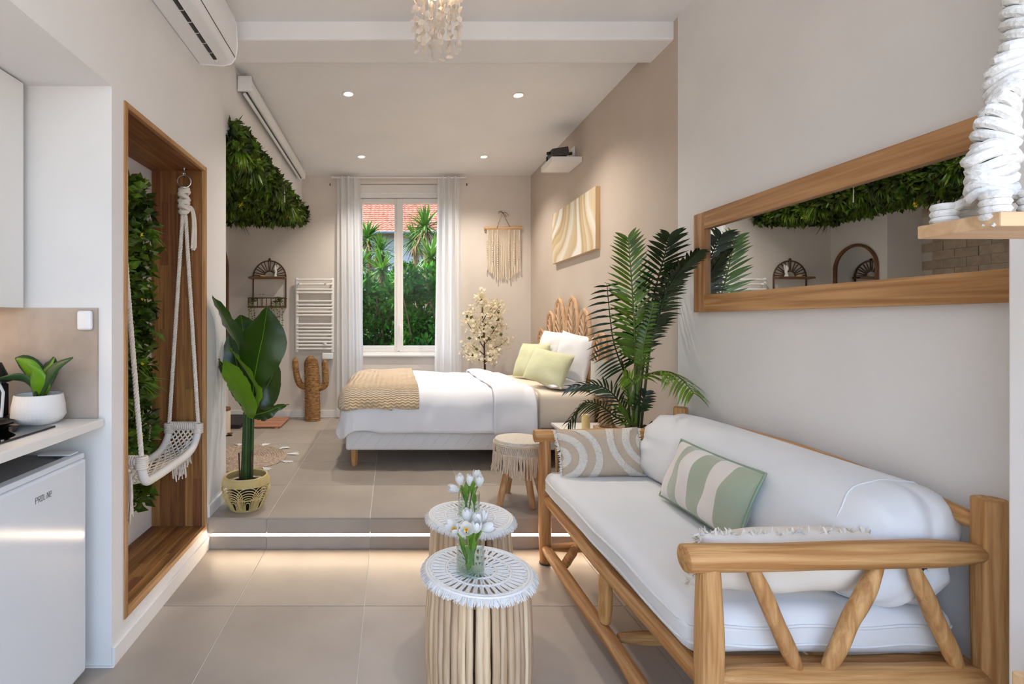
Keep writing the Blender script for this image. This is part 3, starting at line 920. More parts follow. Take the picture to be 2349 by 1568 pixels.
l_.new(tc.outputs['Object'], tn.inputs[0]); l_.new(tn.outputs[0], bp.inputs['Height']); l_.new(bp.outputs[0], b_.inputs['Normal'])
m_greenpipe = M('green_piping', (146, 164, 138), rough=.8)
ZS = .523
pillow('throw_pillow', 'green and cream striped velvet pillow leaning on the white bolster', m_stripe,
       (1.185, 2.28, ZS + .02), (1.185, 1.775, ZS + .02), (1.275, 2.19, ZS + .25), .13, 3, cat='pillow', piping=m_greenpipe, wr=.02)
def bands(x, y):
    for cx, cy in ((-.235, -.02), (.245, .04)):
        r = math.hypot(x - cx, (y - cy) * 1.15)
        for a, c in ((.035, .068), (.105, .145), (.185, .222)):
            if a < r < c: return 1
    return 0
m_tuft, n_, l_, b_ = newmat('tufted_cotton')
tc = n_.new('ShaderNodeTexCoord'); sp = n_.new('ShaderNodeSeparateXYZ'); l_.new(tc.outputs['Object'], sp.inputs[0])
def mth(op, a, c=None):
    q = n_.new('ShaderNodeMath'); q.operation = op
    for i_, v in enumerate((a, c)):
        if v is None: continue
        if isinstance(v, (int, float)): q.inputs[i_].default_value = v
        else: l_.new(v, q.inputs[i_])
    return q.outputs[0]
tot = None
for cx, cy in ((-.235, -.02), (.245, .04)):
    dx = mth('SUBTRACT', sp.outputs[0], cx); dy = mth('MULTIPLY', mth('SUBTRACT', sp.outputs[1], cy), 1.15)
    r = mth('SQRT', mth('ADD', mth('MULTIPLY', dx, dx), mth('MULTIPLY', dy, dy)))
    for a, c in ((.035, .068), (.105, .145), (.185, .222)):
        q = mth('MULTIPLY', mth('GREATER_THAN', r, a), mth('LESS_THAN', r, c))
        tot = q if tot is None else mth('MAXIMUM', tot, q)
mx = n_.new('ShaderNodeMix'); mx.data_type = 'RGBA'
mx.inputs['A'].default_value = lin((198, 178, 156)); mx.inputs['B'].default_value = lin((236, 226, 212))
l_.new(tot, mx.inputs['Factor']); l_.new(mx.outputs['Result'], b_.inputs['Base Color'])
b_.inputs['Roughness'].default_value = .95; b_.inputs['Specular IOR Level'].default_value = .05
tn = n_.new('ShaderNodeTexNoise'); tn.inputs['Scale'].default_value = 160; bp = n_.new('ShaderNodeBump'); bp.inputs['Distance'].default_value = .01
l_.new(tc.outputs['Object'], tn.inputs[0]); l_.new(tn.outputs[0], bp.inputs['Height']); l_.new(bp.outputs[0], b_.inputs['Normal'])
l_.new(mth('MULTIPLY_ADD', tot, .6), bp.inputs['Strength'])
tp, tw, th_ = pillow('throw_pillow', 'beige lumbar pillow with tufted arches leaning on the far armrest', m_tuft,
       P(1292, 1098, 2.56) * 1, P(1490, 1092, 2.56), P(1270, 985, 2.66), .11, 6, cat='pillow', nu=90, nv=46, wr=.006,
       disp=lambda x, y: bands(x, y) * (.006 + .003 * noise.noise(Vector((x * 90, y * 90, 1)))))
m_ = MB(); r_ = random.Random(2)          # tufted fringe at the short ends
for sg in (-1, 1):
    for k in range(150):
        y = (r_.random() - .5) * th_ * .96
        p = Vector((sg * tw / 2 * (1 - .05 * (1 - (2 * y / th_) ** 2)), y, r_.uniform(-.006, .006)))
        m_.blade(p, (sg, r_.gauss(0, .4), r_.gauss(0, .5)), (0, 1, 0), r_.uniform(.008, .018), .0025, n=2, prof=(1, .8, .3))
m_.build('fringe', m_cream, tp, smooth=False, local=True, kind='stuff')
cp, cw, chh = pillow('throw_pillow', 'cream fringed pillow squeezed behind the near armrest', m_cream,
       (.835, 1.455, .545), (1.435, 1.455, .555), (.86, 1.395, .715), .15, 9, cat='pillow', wr=.014)
m_ = MB()
for k in range(500):
    q = r_.random() * 4; s_ = int(q); f = q - s_
    a, d = ((-1 + 2 * f, -1), (1, -1 + 2 * f), (1 - 2 * f, 1), (-1, 1 - 2 * f))[s_]
    p = Vector((a * cw / 2 * (1 - .05 * (1 - d * d) * a * a), d * chh / 2 * (1 - .05 * (1 - a * a) * d * d), r_.uniform(-.006, .006)))
    m_.blade(p, Vector((a if abs(a) >= abs(d) else 0, d if abs(d) > abs(a) else 0, 0)) + Vector((r_.gauss(0, .4), r_.gauss(0, .4), r_.gauss(0, .5))), (r_.gauss(0, 1), r_.gauss(0, 1), 0), r_.uniform(.012, .022), .003, n=2, prof=(1, .8, .3))
m_.build('fringe', m_cream, cp, smooth=False, local=True, kind='stuff')

# ================================================================== BED
bd = thing('bed', 'double bed with white quilted box base, cream sheeted mattress and round wooden legs', 'bed', (.6, 4.58, ZP))
BY0, BY1, BX0, BX1 = 3.89, 5.28, -.36, 1.575
def quilt(p):
    return p
b = MB().roundbox(((BX0 + BX1) / 2, (BY0 + BY1) / 2, .39), ((BX1 - BX0) / 2, (BY1 - BY0) / 2, .079), .02, 4)
b.build('box_base', m_boxspring, bd, merge=True)
for k in range(22):                        # quilting seams on the visible long side
    x = BX0 + .03 + k * .087
    MB().tube([(x, BY0 - .0005, .318), (min(x + .11, BX1 - .01), BY0 - .0005, .455)], .0022, 5).build('quilt_seam', m_boxspring, bd)
b = MB().roundbox(((BX0 + BX1) / 2 + .005, (BY0 + BY1) / 2, .610), ((BX1 - BX0) / 2 - .005, (BY1 - BY0) / 2 - .002, .140), .05, 8, wrinkle(3, .006))
b.build('mattress', m_sheet, bd, merge=True, angle=70)
MB().tube(smoothpts([(1.13, BY0 - .004, .47), (1.128, BY0 - .004, .60), (1.13, BY0 - .002, .70), (1.13, BY0 + .03, .747), (1.13, BY0 + .3, .754)], 20), .022, 8, flat=.25).build('sheet_fold', m_sheet, bd)
for x in (BX0 + .062, BX1 - .07):
    for y in (BY0 + .07, BY1 - .07):
        MB().lathe([(.022, .0005), (.027, .02), (.030, .132)], (x, y, ZP), 18).build('leg', m_log['z'], bd)
# duvet
TOP = .785
dv = thing('duvet', 'white linen duvet spread over the bed with its edge folded back', 'duvet', (.35, 4.58, .47))
LX0, LX1, LY0, LY1 = BX0 - .055, 1.09, BY0 - .055, BY1 + .05
def fd(u, v):
    a = LX0 - .27 + u * (LX1 - LX0 + .27); c = LY0 - .27 + v * (LY1 - LY0 + .54)
    ph = .02 * math.sin(a * 7) + .03 * noise.noise(Vector((a * 2, c * .3, 3)))
    return drape_pt(a, c, LX0, LX1, LY0, LY1, .13, TOP, .425 + ph * (1 if c < 4.5 else .3), 2, .022)
o = MB().grid(fd, 90, 90).build('cover', m_linen, dv, angle=80)
s_ = o.modifiers.new('thickness', 'SOLIDIFY'); s_.thickness = .014; s_.offset = -1
def ff(u, v):                               # folded-back band at the head end
    a = .77 + u * .325; c = LY0 - .30 + v * (LY1 - LY0 + .60)
    q = drape_pt(a, c, LX0, LX1, LY0, LY1, .14, TOP + .028 * math.sin(math.pi * min(1, u * 1.2 + .12)) ** .5 + .004, .46 + .02 * math.sin(a * 9), 5, .014)
    if c < LY0 + .14: q.y -= .016
    return q
o = MB().grid(ff, 26, 90).build('folded_edge', m_linen, dv, angle=80)
s_ = o.modifiers.new('thickness', 'SOLIDIFY'); s_.thickness = .014; s_.offset = -1
# throw
m_throw, n_, l_, b_ = newmat('peach_knit')
tc = n_.new('ShaderNodeTexCoord'); sp = n_.new('ShaderNodeSeparateXYZ'); l_.new(tc.outputs['Object'], sp.inputs[0])
zig = mth('PINGPONG', mth('MULTIPLY', sp.outputs[0], 1.0), .022)
ph = mth('ADD', mth('ADD', sp.outputs[2], sp.outputs[1]), mth('MULTIPLY', zig, .55))
wv = mth('SINE', mth('MULTIPLY', ph, 240.0))
cr = n_.new('ShaderNodeValToRGB'); cr.color_ramp.elements[0].color = lin((226, 186, 138)); cr.color_ramp.elements[1].color = lin((246, 224, 192))
l_.new(mth('MULTIPLY_ADD', wv, .5), cr.inputs[0]); cr.inputs[0].links[0].from_node.inputs[2].default_value = .5
l_.new(cr.outputs[0], b_.inputs['Base Color']); b_.inputs['Roughness'].default_value = .95; b_.inputs['Specular IOR Level'].default_value = .05
b_.inputs['Sheen Weight'].default_value = .8; b_.inputs['Sheen Roughness'].default_value = .4
bp = n_.new('ShaderNodeBump'); bp.inputs['Strength'].default_value = .8; bp.inputs['Distance'].default_value = .01
l_.new(wv, bp.inputs['Height']); l_.new(bp.outputs[0], b_.inputs['Normal'])
tb = thing('throw_blanket', 'peach chevron knit throw draped over the foot of the bed', 'blanket', (-.1, 4.58, .65))
def ft(u, v):
    a = LX0 - .16 + u * (.20 - LX0 + .16); c = LY0 - .12 + v * (LY1 - LY0 + .24)
    q = drape_pt(a, c, LX0 - .012, LX1, LY0 - .012, LY1 + .012, .14, TOP + .014, .245 + .012 * math.sin(a * 11) - (.03 if a > 0 else .0), 2, .022)
    return q
o = MB().grid(ft, 70, 80).build('cover', m_throw, tb, angle=80)
s_ = o.modifiers.new('thickness', 'SOLIDIFY'); s_.thickness = .012; s_.offset = 1
# pillows on the bed
pillow('bed_pillow', 'pale green pillow on the bed nearest the window', m_green, P(1172, 862, 5.0), P(1236, 868, 4.62), P(1203, 787, 5.02), .15, 11, wr=.012)
pillow('bed_pillow', 'pale green pillow on the bed nearest the palm', m_green, P(1198, 866, 4.34), P(1288, 893, 3.96), P(1228, 795, 4.38), .14, 12, wr=.012)
pillow('bed_pillow', 'upright white pillow behind the green one by the window', m_linen, P(1235, 838, 4.95), P(1290, 850, 4.55), P(1243, 758, 5.05), .14, 13, wr=.012)
pillow('bed_pillow', 'upright white pillow with flat edges against the rattan headboard', m_linen, P(1272, 862, 4.34), P(1350, 888, 3.95), P(1284, 757, 4.40), .12, 14, wr=.012, ear=.07)
pillow('bed_pillow', 'flat white pillow lying under the upright bed pillow', m_linen, (1.22, 4.40, .80), (1.26, 3.97, .79), (1.55, 4.44, .80), .09, 15, wr=.008)

# ---- rattan petal headboard on the wall
hb = thing('rattan_headboard', 'rattan headboard of tall leaf shaped petals mounted behind the pillows', 'headboard', (1.59, 4.6, .5))
for k, (yc, zt) in enumerate(((5.32, 1.22), (5.04, 1.40), (4.755, 1.52), (4.46, 1.52), (4.17, 1.40), (3.90, 1.22))):
    lean = (yc - 4.61) * .18
    def pt(a, h): # h 0..1 along the petal, a -1..1 across
        zz = .45 + (zt - .45) * h
        wdt = .137 * math.sin(math.pi * (.13 + .87 * h) ** .9) ** .55 if h < 1 else 0
        wdt = .148 * (1 - abs(2 * max(h, .5) - 1) ** 4) ** .5 if h > .5 else .148 * (.55 + .45 * h * 2)
        return Vector((1.585 - (.012 if k in (2, 4) else 0), yc + lean * (h - .6) + a * wdt, zz))
    out = [pt(-1, h) for h in [q / 30 for q in range(31)]] + [pt(1, h) for h in [1 - q / 30 for q in range(31)]]
    pet = MB().tube(out, .014, 8).build('petal_frame', m_rattan, hb)
    inn = [Vector((p.x - .004, p.y + (yc + lean * .2 - p.y) * .16, p.z - .012)) for p in out]
    MB().tube(inn, .007, 6).build('inner_hoop', m_rattan, pet)
    spine = MB().tube([pt(0, 0), pt(0, .5), pt(0, .97)], .008, 6).build('spine', m_rattan, pet)
    me = None
    for q in range(15):
        h = .08 + q * .058
        for sg in (-1, 1):
            a0 = pt(0, h); a1 = pt(sg * .97, min(.985, h + .10))
            MB().tube([a0, a0.lerp(a1, .5) + Vector((-.003, 0, .006)), a1], .0058, 5).build('rib', m_rattan, pet)

# ================================================================== STICK TABLES, MATS, VASES, TULIPS
TH = .45
def stick_table(cx, cy, label, seed):
    t = thing('stick_table', label, 'side table', (cx, cy, 0), 'side tables of upright sticks')
    r_ = random.Random(seed)
    n = 40; R0 = .158
    for k in range(n):
        a = 2 * math.pi * (k + .3 * r_.uniform(-.4, .4)) / n
        rr = r_.uniform(.0112, .0138)
        pts = []; rs = []
        for q in range(9):
            z = (TH - .012) * q / 8
            bul = .010 * math.sin(math.pi * q / 8)
            w = R0 + bul + .003 * nz((q * .6, k, seed), 1, k)
            aa = a + .012 * nz((q * .5, k * 2.0, 4), 1, seed)
            pts.append((cx + w * math.cos(aa), cy + w * math.sin(aa), .001 + z)); rs.append(rr * (1 + .08 * nz((q * .9, k, 9), 1, seed)))
        MB().tube(pts, rs, 8).build('stick', m_stick, t, angle=60)
    MB().lathe([(.146, TH - .05), (.150, TH - .012), (.168, TH - .012), (.168, TH)], (cx, cy, 0), 40).build('top', m_stick, t)
    return t
T1 = ((1097 - 900) * 1.724 / F, 1.724); T2 = ((1079 - 900) * 2.20 / F, 2.20)
stick_table(*T1, 'round table of pale upright sticks nearest the camera', 1)
stick_table(*T2, 'round table of pale upright sticks standing closer to the step', 2)
def rope_loop(r0, r1, half, rad, n=9):
    """one closed radial loop between radii r0 and r1"""
    pts = [(r0, -half * .75, 0), ((r0 + r1) / 2, -half, 0), (r1 - half, -half, 0)]
    pts += [(r1 - half + half * math.sin(a), -half * math.cos(a), 0) for a in [math.pi * q / 5 for q in range(1, 5)]]
    pts += [(r1 - half, half, 0), ((r0 + r1) / 2, half, 0), (r0, half * .75, 0)]
    return MB().tube(pts, rad, 6)
lm1 = rope_loop(.113, .162, .0082, .0044).mesh('loop', m_mat, angle=80)
lm2 = rope_loop(.064, .105, .0082, .0042).mesh('loop', m_mat, angle=80)
lm3 = rope_loop(.027, .057, .0062, .0038).mesh('loop', m_mat, angle=80)
def woven_mat(cx, cy, label, seed):
    t = thing('macrame_mat', label, 'table mat', (cx, cy, TH), 'round macrame mats on the stick tables')
    zc = .0048
    for rr, th in ((.168, .0062), (.1775, .005), (.109, .0048), (.060, .0045), (.024, .004)):
        t_ = MB().tube([(cx + rr * math.cos(a), cy + rr * math.sin(a), TH + zc + .001) for a in [2 * math.pi * q / 72 for q in range(72)]], th, 6, closed=True)
        t_.build('rope_ring', m_mat, t)
    MB().lathe([(.0001, .002), (.02, .002), (.022, .006), (.0001, .008)], (cx, cy, TH), 20, False, False).build('centre', m_mat, t)
    for lm, n in ((lm1, 40), (lm2, 22), (lm3, 12)):
        for k in range(n):
            inst('loop', lm, t, (0, 0, zc), (0, 0, 2 * math.pi * k / n))
    r_ = random.Random(seed); m_ = MB()
    for k in range(2200):
        a = r_.uniform(0, 2 * math.pi); q = Vector((math.cos(a), math.sin(a), 0))
        p = Vector((cx, cy, TH + .006)) + q * .178
        d = q + Vector((r_.gauss(0, .25), r_.gauss(0, .25), -.35 + r_.gauss(0, .15)))
        m_.blade(p, d, (-q.y, q.x, r_.gauss(0, .5)), r_.uniform(.013, .024), .0014, droop=.5, n=3, prof=(1, 1, .9, .6))
    m_.build('fringe', m_mat, t, smooth=False, kind='stuff')
woven_mat(*T1, 'white openwork macrame mat on the table nearest the camera', 1)
woven_mat(*T2, 'white openwork macrame mat on the table closer to the step', 2)
ZV = TH + .0105
def vase(cx, cy, r, h, label):
    t = thing('glass_vase', label, 'vase', (cx, cy, ZV), 'glass vases of tulips')
    prof = [(.001, 0), (r, 0), (r, h), (r - .003, h), (r - .003, .012), (.001, .012)]
    MB().lathe(prof, (cx, cy, ZV), 40, False, False).build('glass', m_vase, t)
    MB().lathe([(.001, .013), (r - .0035, .013), (r - .0035, h * .42), (.001, h * .42)], (cx, cy, ZV), 40, False, False).build('water', m_water, t)
V1 = (P(1079, 1280, 1.70).x, 1.70); V2 = (P(1076, 1150, 2.21).x, 2.21)
vase(*V1, .0465, .098, 'clear glass vase of tulips on the table nearest the camera')
vase(*V2, .0470, .098, 'clear glass vase of tulips on the table closer to the step')
def petal_mesh(name, open_, W=.019, L=.052):
    def f(u, v):
        a = (u - .5) * 2
        w = W * math.sin(math.pi * min(1, .10 + v * .86)) ** .75
        rr = .004 + .0165 * math.sin(math.pi * (.06 + .72 * v)) ** .8 + open_ * v * v * .02
        ang = a * w / max(rr, .008) * .82
        return (rr * math.cos(ang), rr * math.sin(ang), L * v)
    return MB().grid(f, 7, 9).mesh(name, m_tulip, angle=80)
pet_c = petal_mesh('petal', .0); pet_i = petal_mesh('petal', -.25); pet_o = petal_mesh('petal', .55)
m_stamen = M('tulip_stamen', (244, 190, 30), rough=.6)
def tulip(vx, vy, head, d, label, size=1.0, open_=False, seed=0, grp=None):
    """one tulip: stem from inside the vase to the flower head"""
    r_ = random.Random(seed)
    head = Vector(head); d = Vector(d).normalized()
    root_p = Vector((vx + r_.uniform(-.022, .022), vy + r_.uniform(-.022, .022), ZV + .016))
    t = thing('tulip', label, 'tulip', tuple(root_p), grp)
    mid = Vector((vx + (head.x - vx) * .45, vy + (head.y - vy) * .45, ZV + .10))
    MB().tube(smoothpts([root_p, root_p.lerp(mid, .5), mid, head], 14), .0034 * size, 6).build('stem', m_tstem, t)
    z = d; x = z.orthogonal().normalized(); y = z.cross(x)
    Mx = Matrix((x, y, z)).transposed().to_4x4(); Mx.translation = head - root_p - d * .004
    for k in range(6):
        me = (pet_o if open_ else pet_c) if k % 2 == 0 else (pet_o if open_ and k % 4 else pet_i if not open_ else pet_c)
        inst('petal', me, t, mat=Mx @ Matrix.Rotation(math.pi / 3 * k + seed, 4, 'Z') @ Matrix.Scale(size * (1 if k % 2 == 0 else .95), 4))
    if open_:
        m_ = MB()
        for k in range(6):
            a = math.pi / 3 * k
            m_.tube([head, head + d * .022 * size + (x * math.cos(a) + y * math.sin(a)) * .006], [.0014, .0022], 5)
        m_.build('stamen', m_stamen, t)
    for k in range(2):
        p = root_p.lerp(mid, .35 + .4 * k); a = r_.uniform(0, 6.28)
        dd = Vector((math.cos(a) * .35, math.sin(a) * .35, 1))
        m_ = MB()
        L = r_.uniform(.085, .115) * size; wv = Vector((-math.sin(a), math.cos(a), 0))
        m_.blade(p, dd, wv, L, .0105 * size, droop=.2, n=6, prof=(.3, .7, 1, 1, .85, .5, .03))
        m_.build('leaf', m_tstem, t)
g1, g2 = 'tulips in the front vase', 'tulips in the rear vase'
for k, (px, py, dy, dv_, op, lab) in enumerate((
        (1046, 1212, -.03, (-.55, -.5, .8), True, 'open white tulip with yellow stamens leaning out of the front vase on the kitchen side'),
        (1069, 1211, -.045, (-.05, -.85, .6), True, 'small open white tulip with a yellow centre facing out of the front vase'),
        (1074, 1190, .015, (-.1, .1, 1), False, 'closed white tulip at the top middle of the front vase'),
        (1092, 1196, -.005, (.1, -.1, 1), False, 'tall closed white tulip beside the top middle one in the front vase'),
        (1091, 1211, -.03, (.05, -.4, 1), False, 'closed white tulip in the middle front of the front vase'),
        (1107, 1207, .0, (.95, -.3, .45), False, 'closed white tulip bending sideways towards the sofa from the front vase'),
        (1104, 1192, .03, (.3, .3, 1), False, 'half hidden white tulip at the back of the front vase'))):
    Y = V1[1] + dy
    tulip(*V1, P(px, py + 6, Y), dv_, lab, .92 if not op else .85, op, 3 + k, g1)
for k, (px, py, dy, dv_, lab) in enumerate((
        (1056, 1104, .0, (-.15, -.2, 1), 'upright white tulip on the plant side of the rear vase'),
        (1078, 1106, .01, (0, -.1, 1), 'upright white tulip in the middle of the rear vase'),
        (1098, 1107, -.01, (.1, -.2, 1), 'upright white tulip on the stool side of the rear vase'),
        (1050, 1118, -.03, (-1, -.3, .35), 'white tulip drooping over the rim of the rear vase'),
        (1093, 1096, .035, (.1, .3, 1), 'white tulip half hidden at the back of the rear vase'))):
    Y = V2[1] + dy
    tulip(*V2, P(px, py + 5, Y), dv_, lab, .95, False, 13 + k, g2)

# ================================================================== FRINGED STOOL
sx_, sy_ = (1192 - 900) * 3.17 / F, 3.17
so = thing('fringed_stool', 'round boucle stool with macrame fringe skirt and four wooden legs', 'stool', (sx_, sy_, ZP))
ZT = .578
MB().lathe([(.001, ZT - .10), (.155, ZT - .10), (.158, ZT - .03), (.150, ZT - .008), (.12, ZT - .001), (.001, ZT + .002)], (sx_, sy_, 0), 40, False, False).build('seat', M('boucle', (226, 214, 198), (234, 224, 210), rough=.95, scale=80, bump=1.0, bscale=160, spec=.05), so)
for zz, rr in ((ZT - .034, .0042), (ZT - .085, .0042), (ZT - .026, .0025)):
    MB().tube([(sx_ + .161 * math.cos(a), sy_ + .161 * math.sin(a), zz) for a in [2 * math.pi * q / 60 for q in range(60)]], rr, 6, closed=True).build('rope_band', m_macr, so)
m_ = MB()
for k in range(96):                       # slanted knot pattern
    a0 = 2 * math.pi * k / 96; sg = 1 if (k // 4) % 2 else -1
    a1 = a0 + sg * .09
    m_.tube([(sx_ + .162 * math.cos(a0), sy_ + .162 * math.sin(a0), ZT - .036), (sx_ + .164 * math.cos((a0 + a1) / 2), sy_ + .164 * math.sin((a0 + a1) / 2), ZT - .06), (sx_ + .162 * math.cos(a1), sy_ + .162 * math.sin(a1), ZT - .084)], .0034, 5)
m_.build('knot_band', m_macr, so, kind='stuff')
r_ = random.Random(6); m_ = MB()
for k in range(150):
    a = 2 * math.pi * k / 150
    l = .105 + .02 * r_.random() + .012 * math.sin(a * 3)
    o1 = .162 + r_.uniform(0, .006); o2 = .165 + r_.uniform(-.01, .014); da = r_.gauss(0, .015)
    m_.tube(smoothpts([(sx_ + .162 * math.cos(a), sy_ + .162 * math.sin(a), ZT - .086), (sx_ + o1 * math.cos(a + da), sy_ + o1 * math.sin(a + da), ZT - .086 - l * .5), (sx_ + o2 * math.cos(a + da * 1.6), sy_ + o2 * math.sin(a + da * 1.6), ZT - .086 - l)], 6), .0033, 5)
m_.build('fringe', m_macr, so, kind='stuff')
for k, (px, py) in enumerate(((1145, 1160), (1222, 1166), (1163, 1128), (1243, 1138))):
    Y = F * (CAMZ - ZP) / (py - CY); q = P(px, py, Y)
    foot = Vector((q.x, Y, ZP + .001)); d = (foot - Vector((sx_, sy_, ZP)))
    top = Vector((sx_ + d.x * .45, sy_ + d.y * .45, ZT - .095))
    log(foot, top, .021, k + 3, taper=.95, wob=.002).build('leg', m_stoolleg, so)

# ================================================================== BANANA PLANT AND BASKET
bx_, by_ = -.885, 3.06
bk_ = thing('plant_basket', 'round woven cane basket holding the tall banana plant', 'basket', (bx_, by_, ZP))
H = .195
def brad(t): return .083 + .066 * math.sin(math.pi * (.02 + .80 * t) * .62) ** 1.1 if t < .62 else .083 + .066 * math.sin(math.pi * (.02 + .80 * .62) * .62) ** 1.1 - .016 * ((t - .62) / .38) ** 2
def bp_(a, t, o=0):
    r = brad(t) + o
    return Vector((bx_ + r * math.cos(a), by_ + r * math.sin(a), ZP + .002 + H * t))
m_ = MB().grid(lambda u, v: bp_(2 * math.pi * u, .80 + .20 * v, .004), 64, 5, True)
m_.grid(lambda u, v: bp_(2 * math.pi * u, .80 + .20 * v, -.004), 64, 5, True)
rim = m_.build('rim_band', M('cane_wrap', (204, 176, 112), (222, 198, 138), rough=.5, scale=6, bump=.2), bk_)
me = MB().tube([(brad(.8) + .005, 0, H * .80 + .002), (brad(.9) + .0075, 0, H * .9), (brad(1) + .004, 0, H)], .0022, 5).mesh('wrap_strand', m_basket)
for k in range(110):
    inst('wrap_strand', me, rim, (0, 0, 0), (0, 0, 2 * math.pi * k / 110))
MB().tube([bp_(2 * math.pi * q / 60, 1.0) for q in range(60)], .006, 8, closed=True).build('rim_hoop', m_basket, bk_)
for t in (.40, .79):
    MB().tube([bp_(2 * math.pi * q / 60, t, .003) for q in range(60)], .003, 6, closed=True).build('hoop', m_basket, bk_)
for t in (.01, .03):
    MB().tube([bp_(2 * math.pi * q / 60, t, .001) for q in range(60)], .004, 6, closed=True).build('base_hoop', m_basket, bk_)
for c in range(9):
    a0 = 2 * math.pi * c / 9 + .18
    for q in range(7):
        w = .47 * (1 - q / 7.6); tp = .79 - q * .075; ts = max(.06, tp - w * .62)
        arc = [bp_(a0 - w, .02 + (ts - .02) * s / 5, .002 + .001 * q) for s in range(5)]
        arc += [bp_(a0 - w * math.cos(th), ts + (tp - ts) * math.sin(th), .002 + .001 * q) for th in [math.pi * s / 14 for s in range(15)]]
        arc += [bp_(a0 + w, ts - (ts - .02) * s / 5, .002 + .001 * q) for s in range(1, 6)]
        MB().tube(arc, .0024, 5).build('cane_arch', m_basket, bk_)
pl = thing('banana_plant', 'tall banana plant with big glossy leaves standing in the woven basket', 'plant', (bx_, by_, ZP + .01))
MB().lathe([(.068, .012), (.095, .15), (.098, .15), (.098, .155), (.088, .155), (.086, .14), (.001, .14)], (bx_, by_, ZP), 28, True, False).build('nursery_pot', m_dark, pl)
MB().lathe([(.001, .142), (.086, .142)], (bx_, by_, ZP), 24, False, False).build('soil', M('pebble_soil', (150, 126, 108), (196, 176, 158), rough=.9, scale=50, bump=.8), pl)
for k, (x0, x1, dy) in enumerate(((556, 561, .0), (563, 566, -.02), (570, 571, .01), (576, 580, .0), (567, 575, .03), (560, 563, .03))):
    MB().tube(smoothpts([P(x0, 1096, by_ + dy), P((x0 + x1) / 2, 1030, by_ + dy * 1.2), P(x1, 945, by_ + dy * .6)], 8), [.012, .012, .011, .011, .0105, .010, .010, .009], 8).build('stem', m_stem, pl)
for (x0, x1, y1) in ((550, 548, 1038), (576, 577, 1034)):
    MB().tube([P(x0, 1096, by_ - .03), P(x1, y1, by_ - .03)], .0045, 6).build('stub', m_bark, pl)
def banana(mid, widths, sidev, mat, cup=.15, rip=.006, seed=0, n=22, mc=9, name='leaf', fold=0.0, rib=True):
    """mid: list of points; widths: half widths (both sides); sidev: rough side direction"""
    pts = [Vector(p) for p in smoothpts(mid, n)]; ws = [w[0] for w in smoothpts([(w,) for w in widths], n)]
    _, fr = frames(pts)
    sidev = Vector(sidev)
    def f(u, v):
        i = min(int(round(u * (n - 1))), n - 1)
        t = fr[i][0]; s_ = (sidev - t * sidev.dot(t)).normalized(); nn = t.cross(s_)
        a = v * 2 - 1
        w = max(ws[i], .001)
        return pts[i] + s_ * (a * w) + nn * (cup * w * a * a + fold * w * abs(a) + rip * math.sin(u * 26 + a * 2 + seed) * abs(a) + .004 * math.sin(u * 70 + seed) * abs(a))
    o = MB().grid(f, n, mc).build(name, mat, pl, angle=80)
    if rib:
        MB().tube(pts, [.0045 * (1 - .75 * i / (n - 1)) for i in range(n)], 6).build('midrib', m_leafl, o)
    return o
PB = lambda px, py, dy=0: P(px, py, by_ + dy)
k_ = by_ / F
banana([PB(578, 945, -.02), PB(582, 880, -.05), PB(590, 830, -.08), PB(604, 765, -.08), PB(613, 703, -.05)], [w * k_ for w in (3, 22, 48, 52, 2)], (1, -.15, .1), m_leafd, .18, seed=1)
banana([PB(568, 945), PB(560, 850, .02), PB(545, 790, .0), PB(515, 730, -.08), PB(487, 677, -.16)], [w * k_ for w in (3, 10, 30, 30, 3)], (.45, -.75, .35), m_leafd, .2, seed=2)
banana([PB(572, 945, .04), PB(575, 860, .10), PB(565, 790, .14), PB(556, 745, .14), PB(553, 722, .12)], [w * k_ for w in (3, 16, 32, 28, 3)], (.9, .3, 0), m_leafd, .15, seed=3)
banana([PB(574, 950, -.03), PB(590, 905, -.07), PB(572, 865, -.09), PB(545, 825, -.08), PB(524, 798, -.06)], [w * k_ for w in (4, 14, 20, 18, 3)], (.55, -.4, -.55), m_leafl, .35, seed=4, rib=False)
banana([PB(569, 956, -.02), PB(562, 930, -.09), PB(545, 890, -.11), PB(528, 855, -.10), PB(513, 826, -.06)], [w * k_ for w in (12, 31, 32, 22, 2)], (.85, -.3, -.5), m_leafl, .2, seed=5)
banana([PB(576, 950, .02), PB(590, 925, .05), PB(610, 890, .07), PB(625, 860, .06), PB(634, 832, .03)], [w * k_ for w in (4, 30, 36, 24, 3)], (.8, .2, .5), m_leafd, .25, seed=6)
banana([PB(576, 953, -.01), PB(592, 949, -.03), PB(612, 944, -.04), PB(636, 934, -.02), PB(663, 927, .02)], [w * k_ for w in (3, 16, 17, 9, 1)], (-.25, -.5, 1), m_leafd, .3, seed=7)
banana([PB(564, 940, .05), PB(550, 900, .08), PB(532, 870, .08), PB(512, 845, -.02), PB(502, 822, -.07)], [w * k_ for w in (3, 12, 12, 8, 1)], (.5, .5, .5), m_leafd, .3, seed=8)
banana([PB(566, 942, .08), PB(552, 900, .14), PB(546, 850, .14), PB(536, 800, .14), PB(530, 752, .12)], [w * k_ for w in (3, 20, 30, 24, 2)], (.8, .5, 0), m_leafd, .2, seed=9)

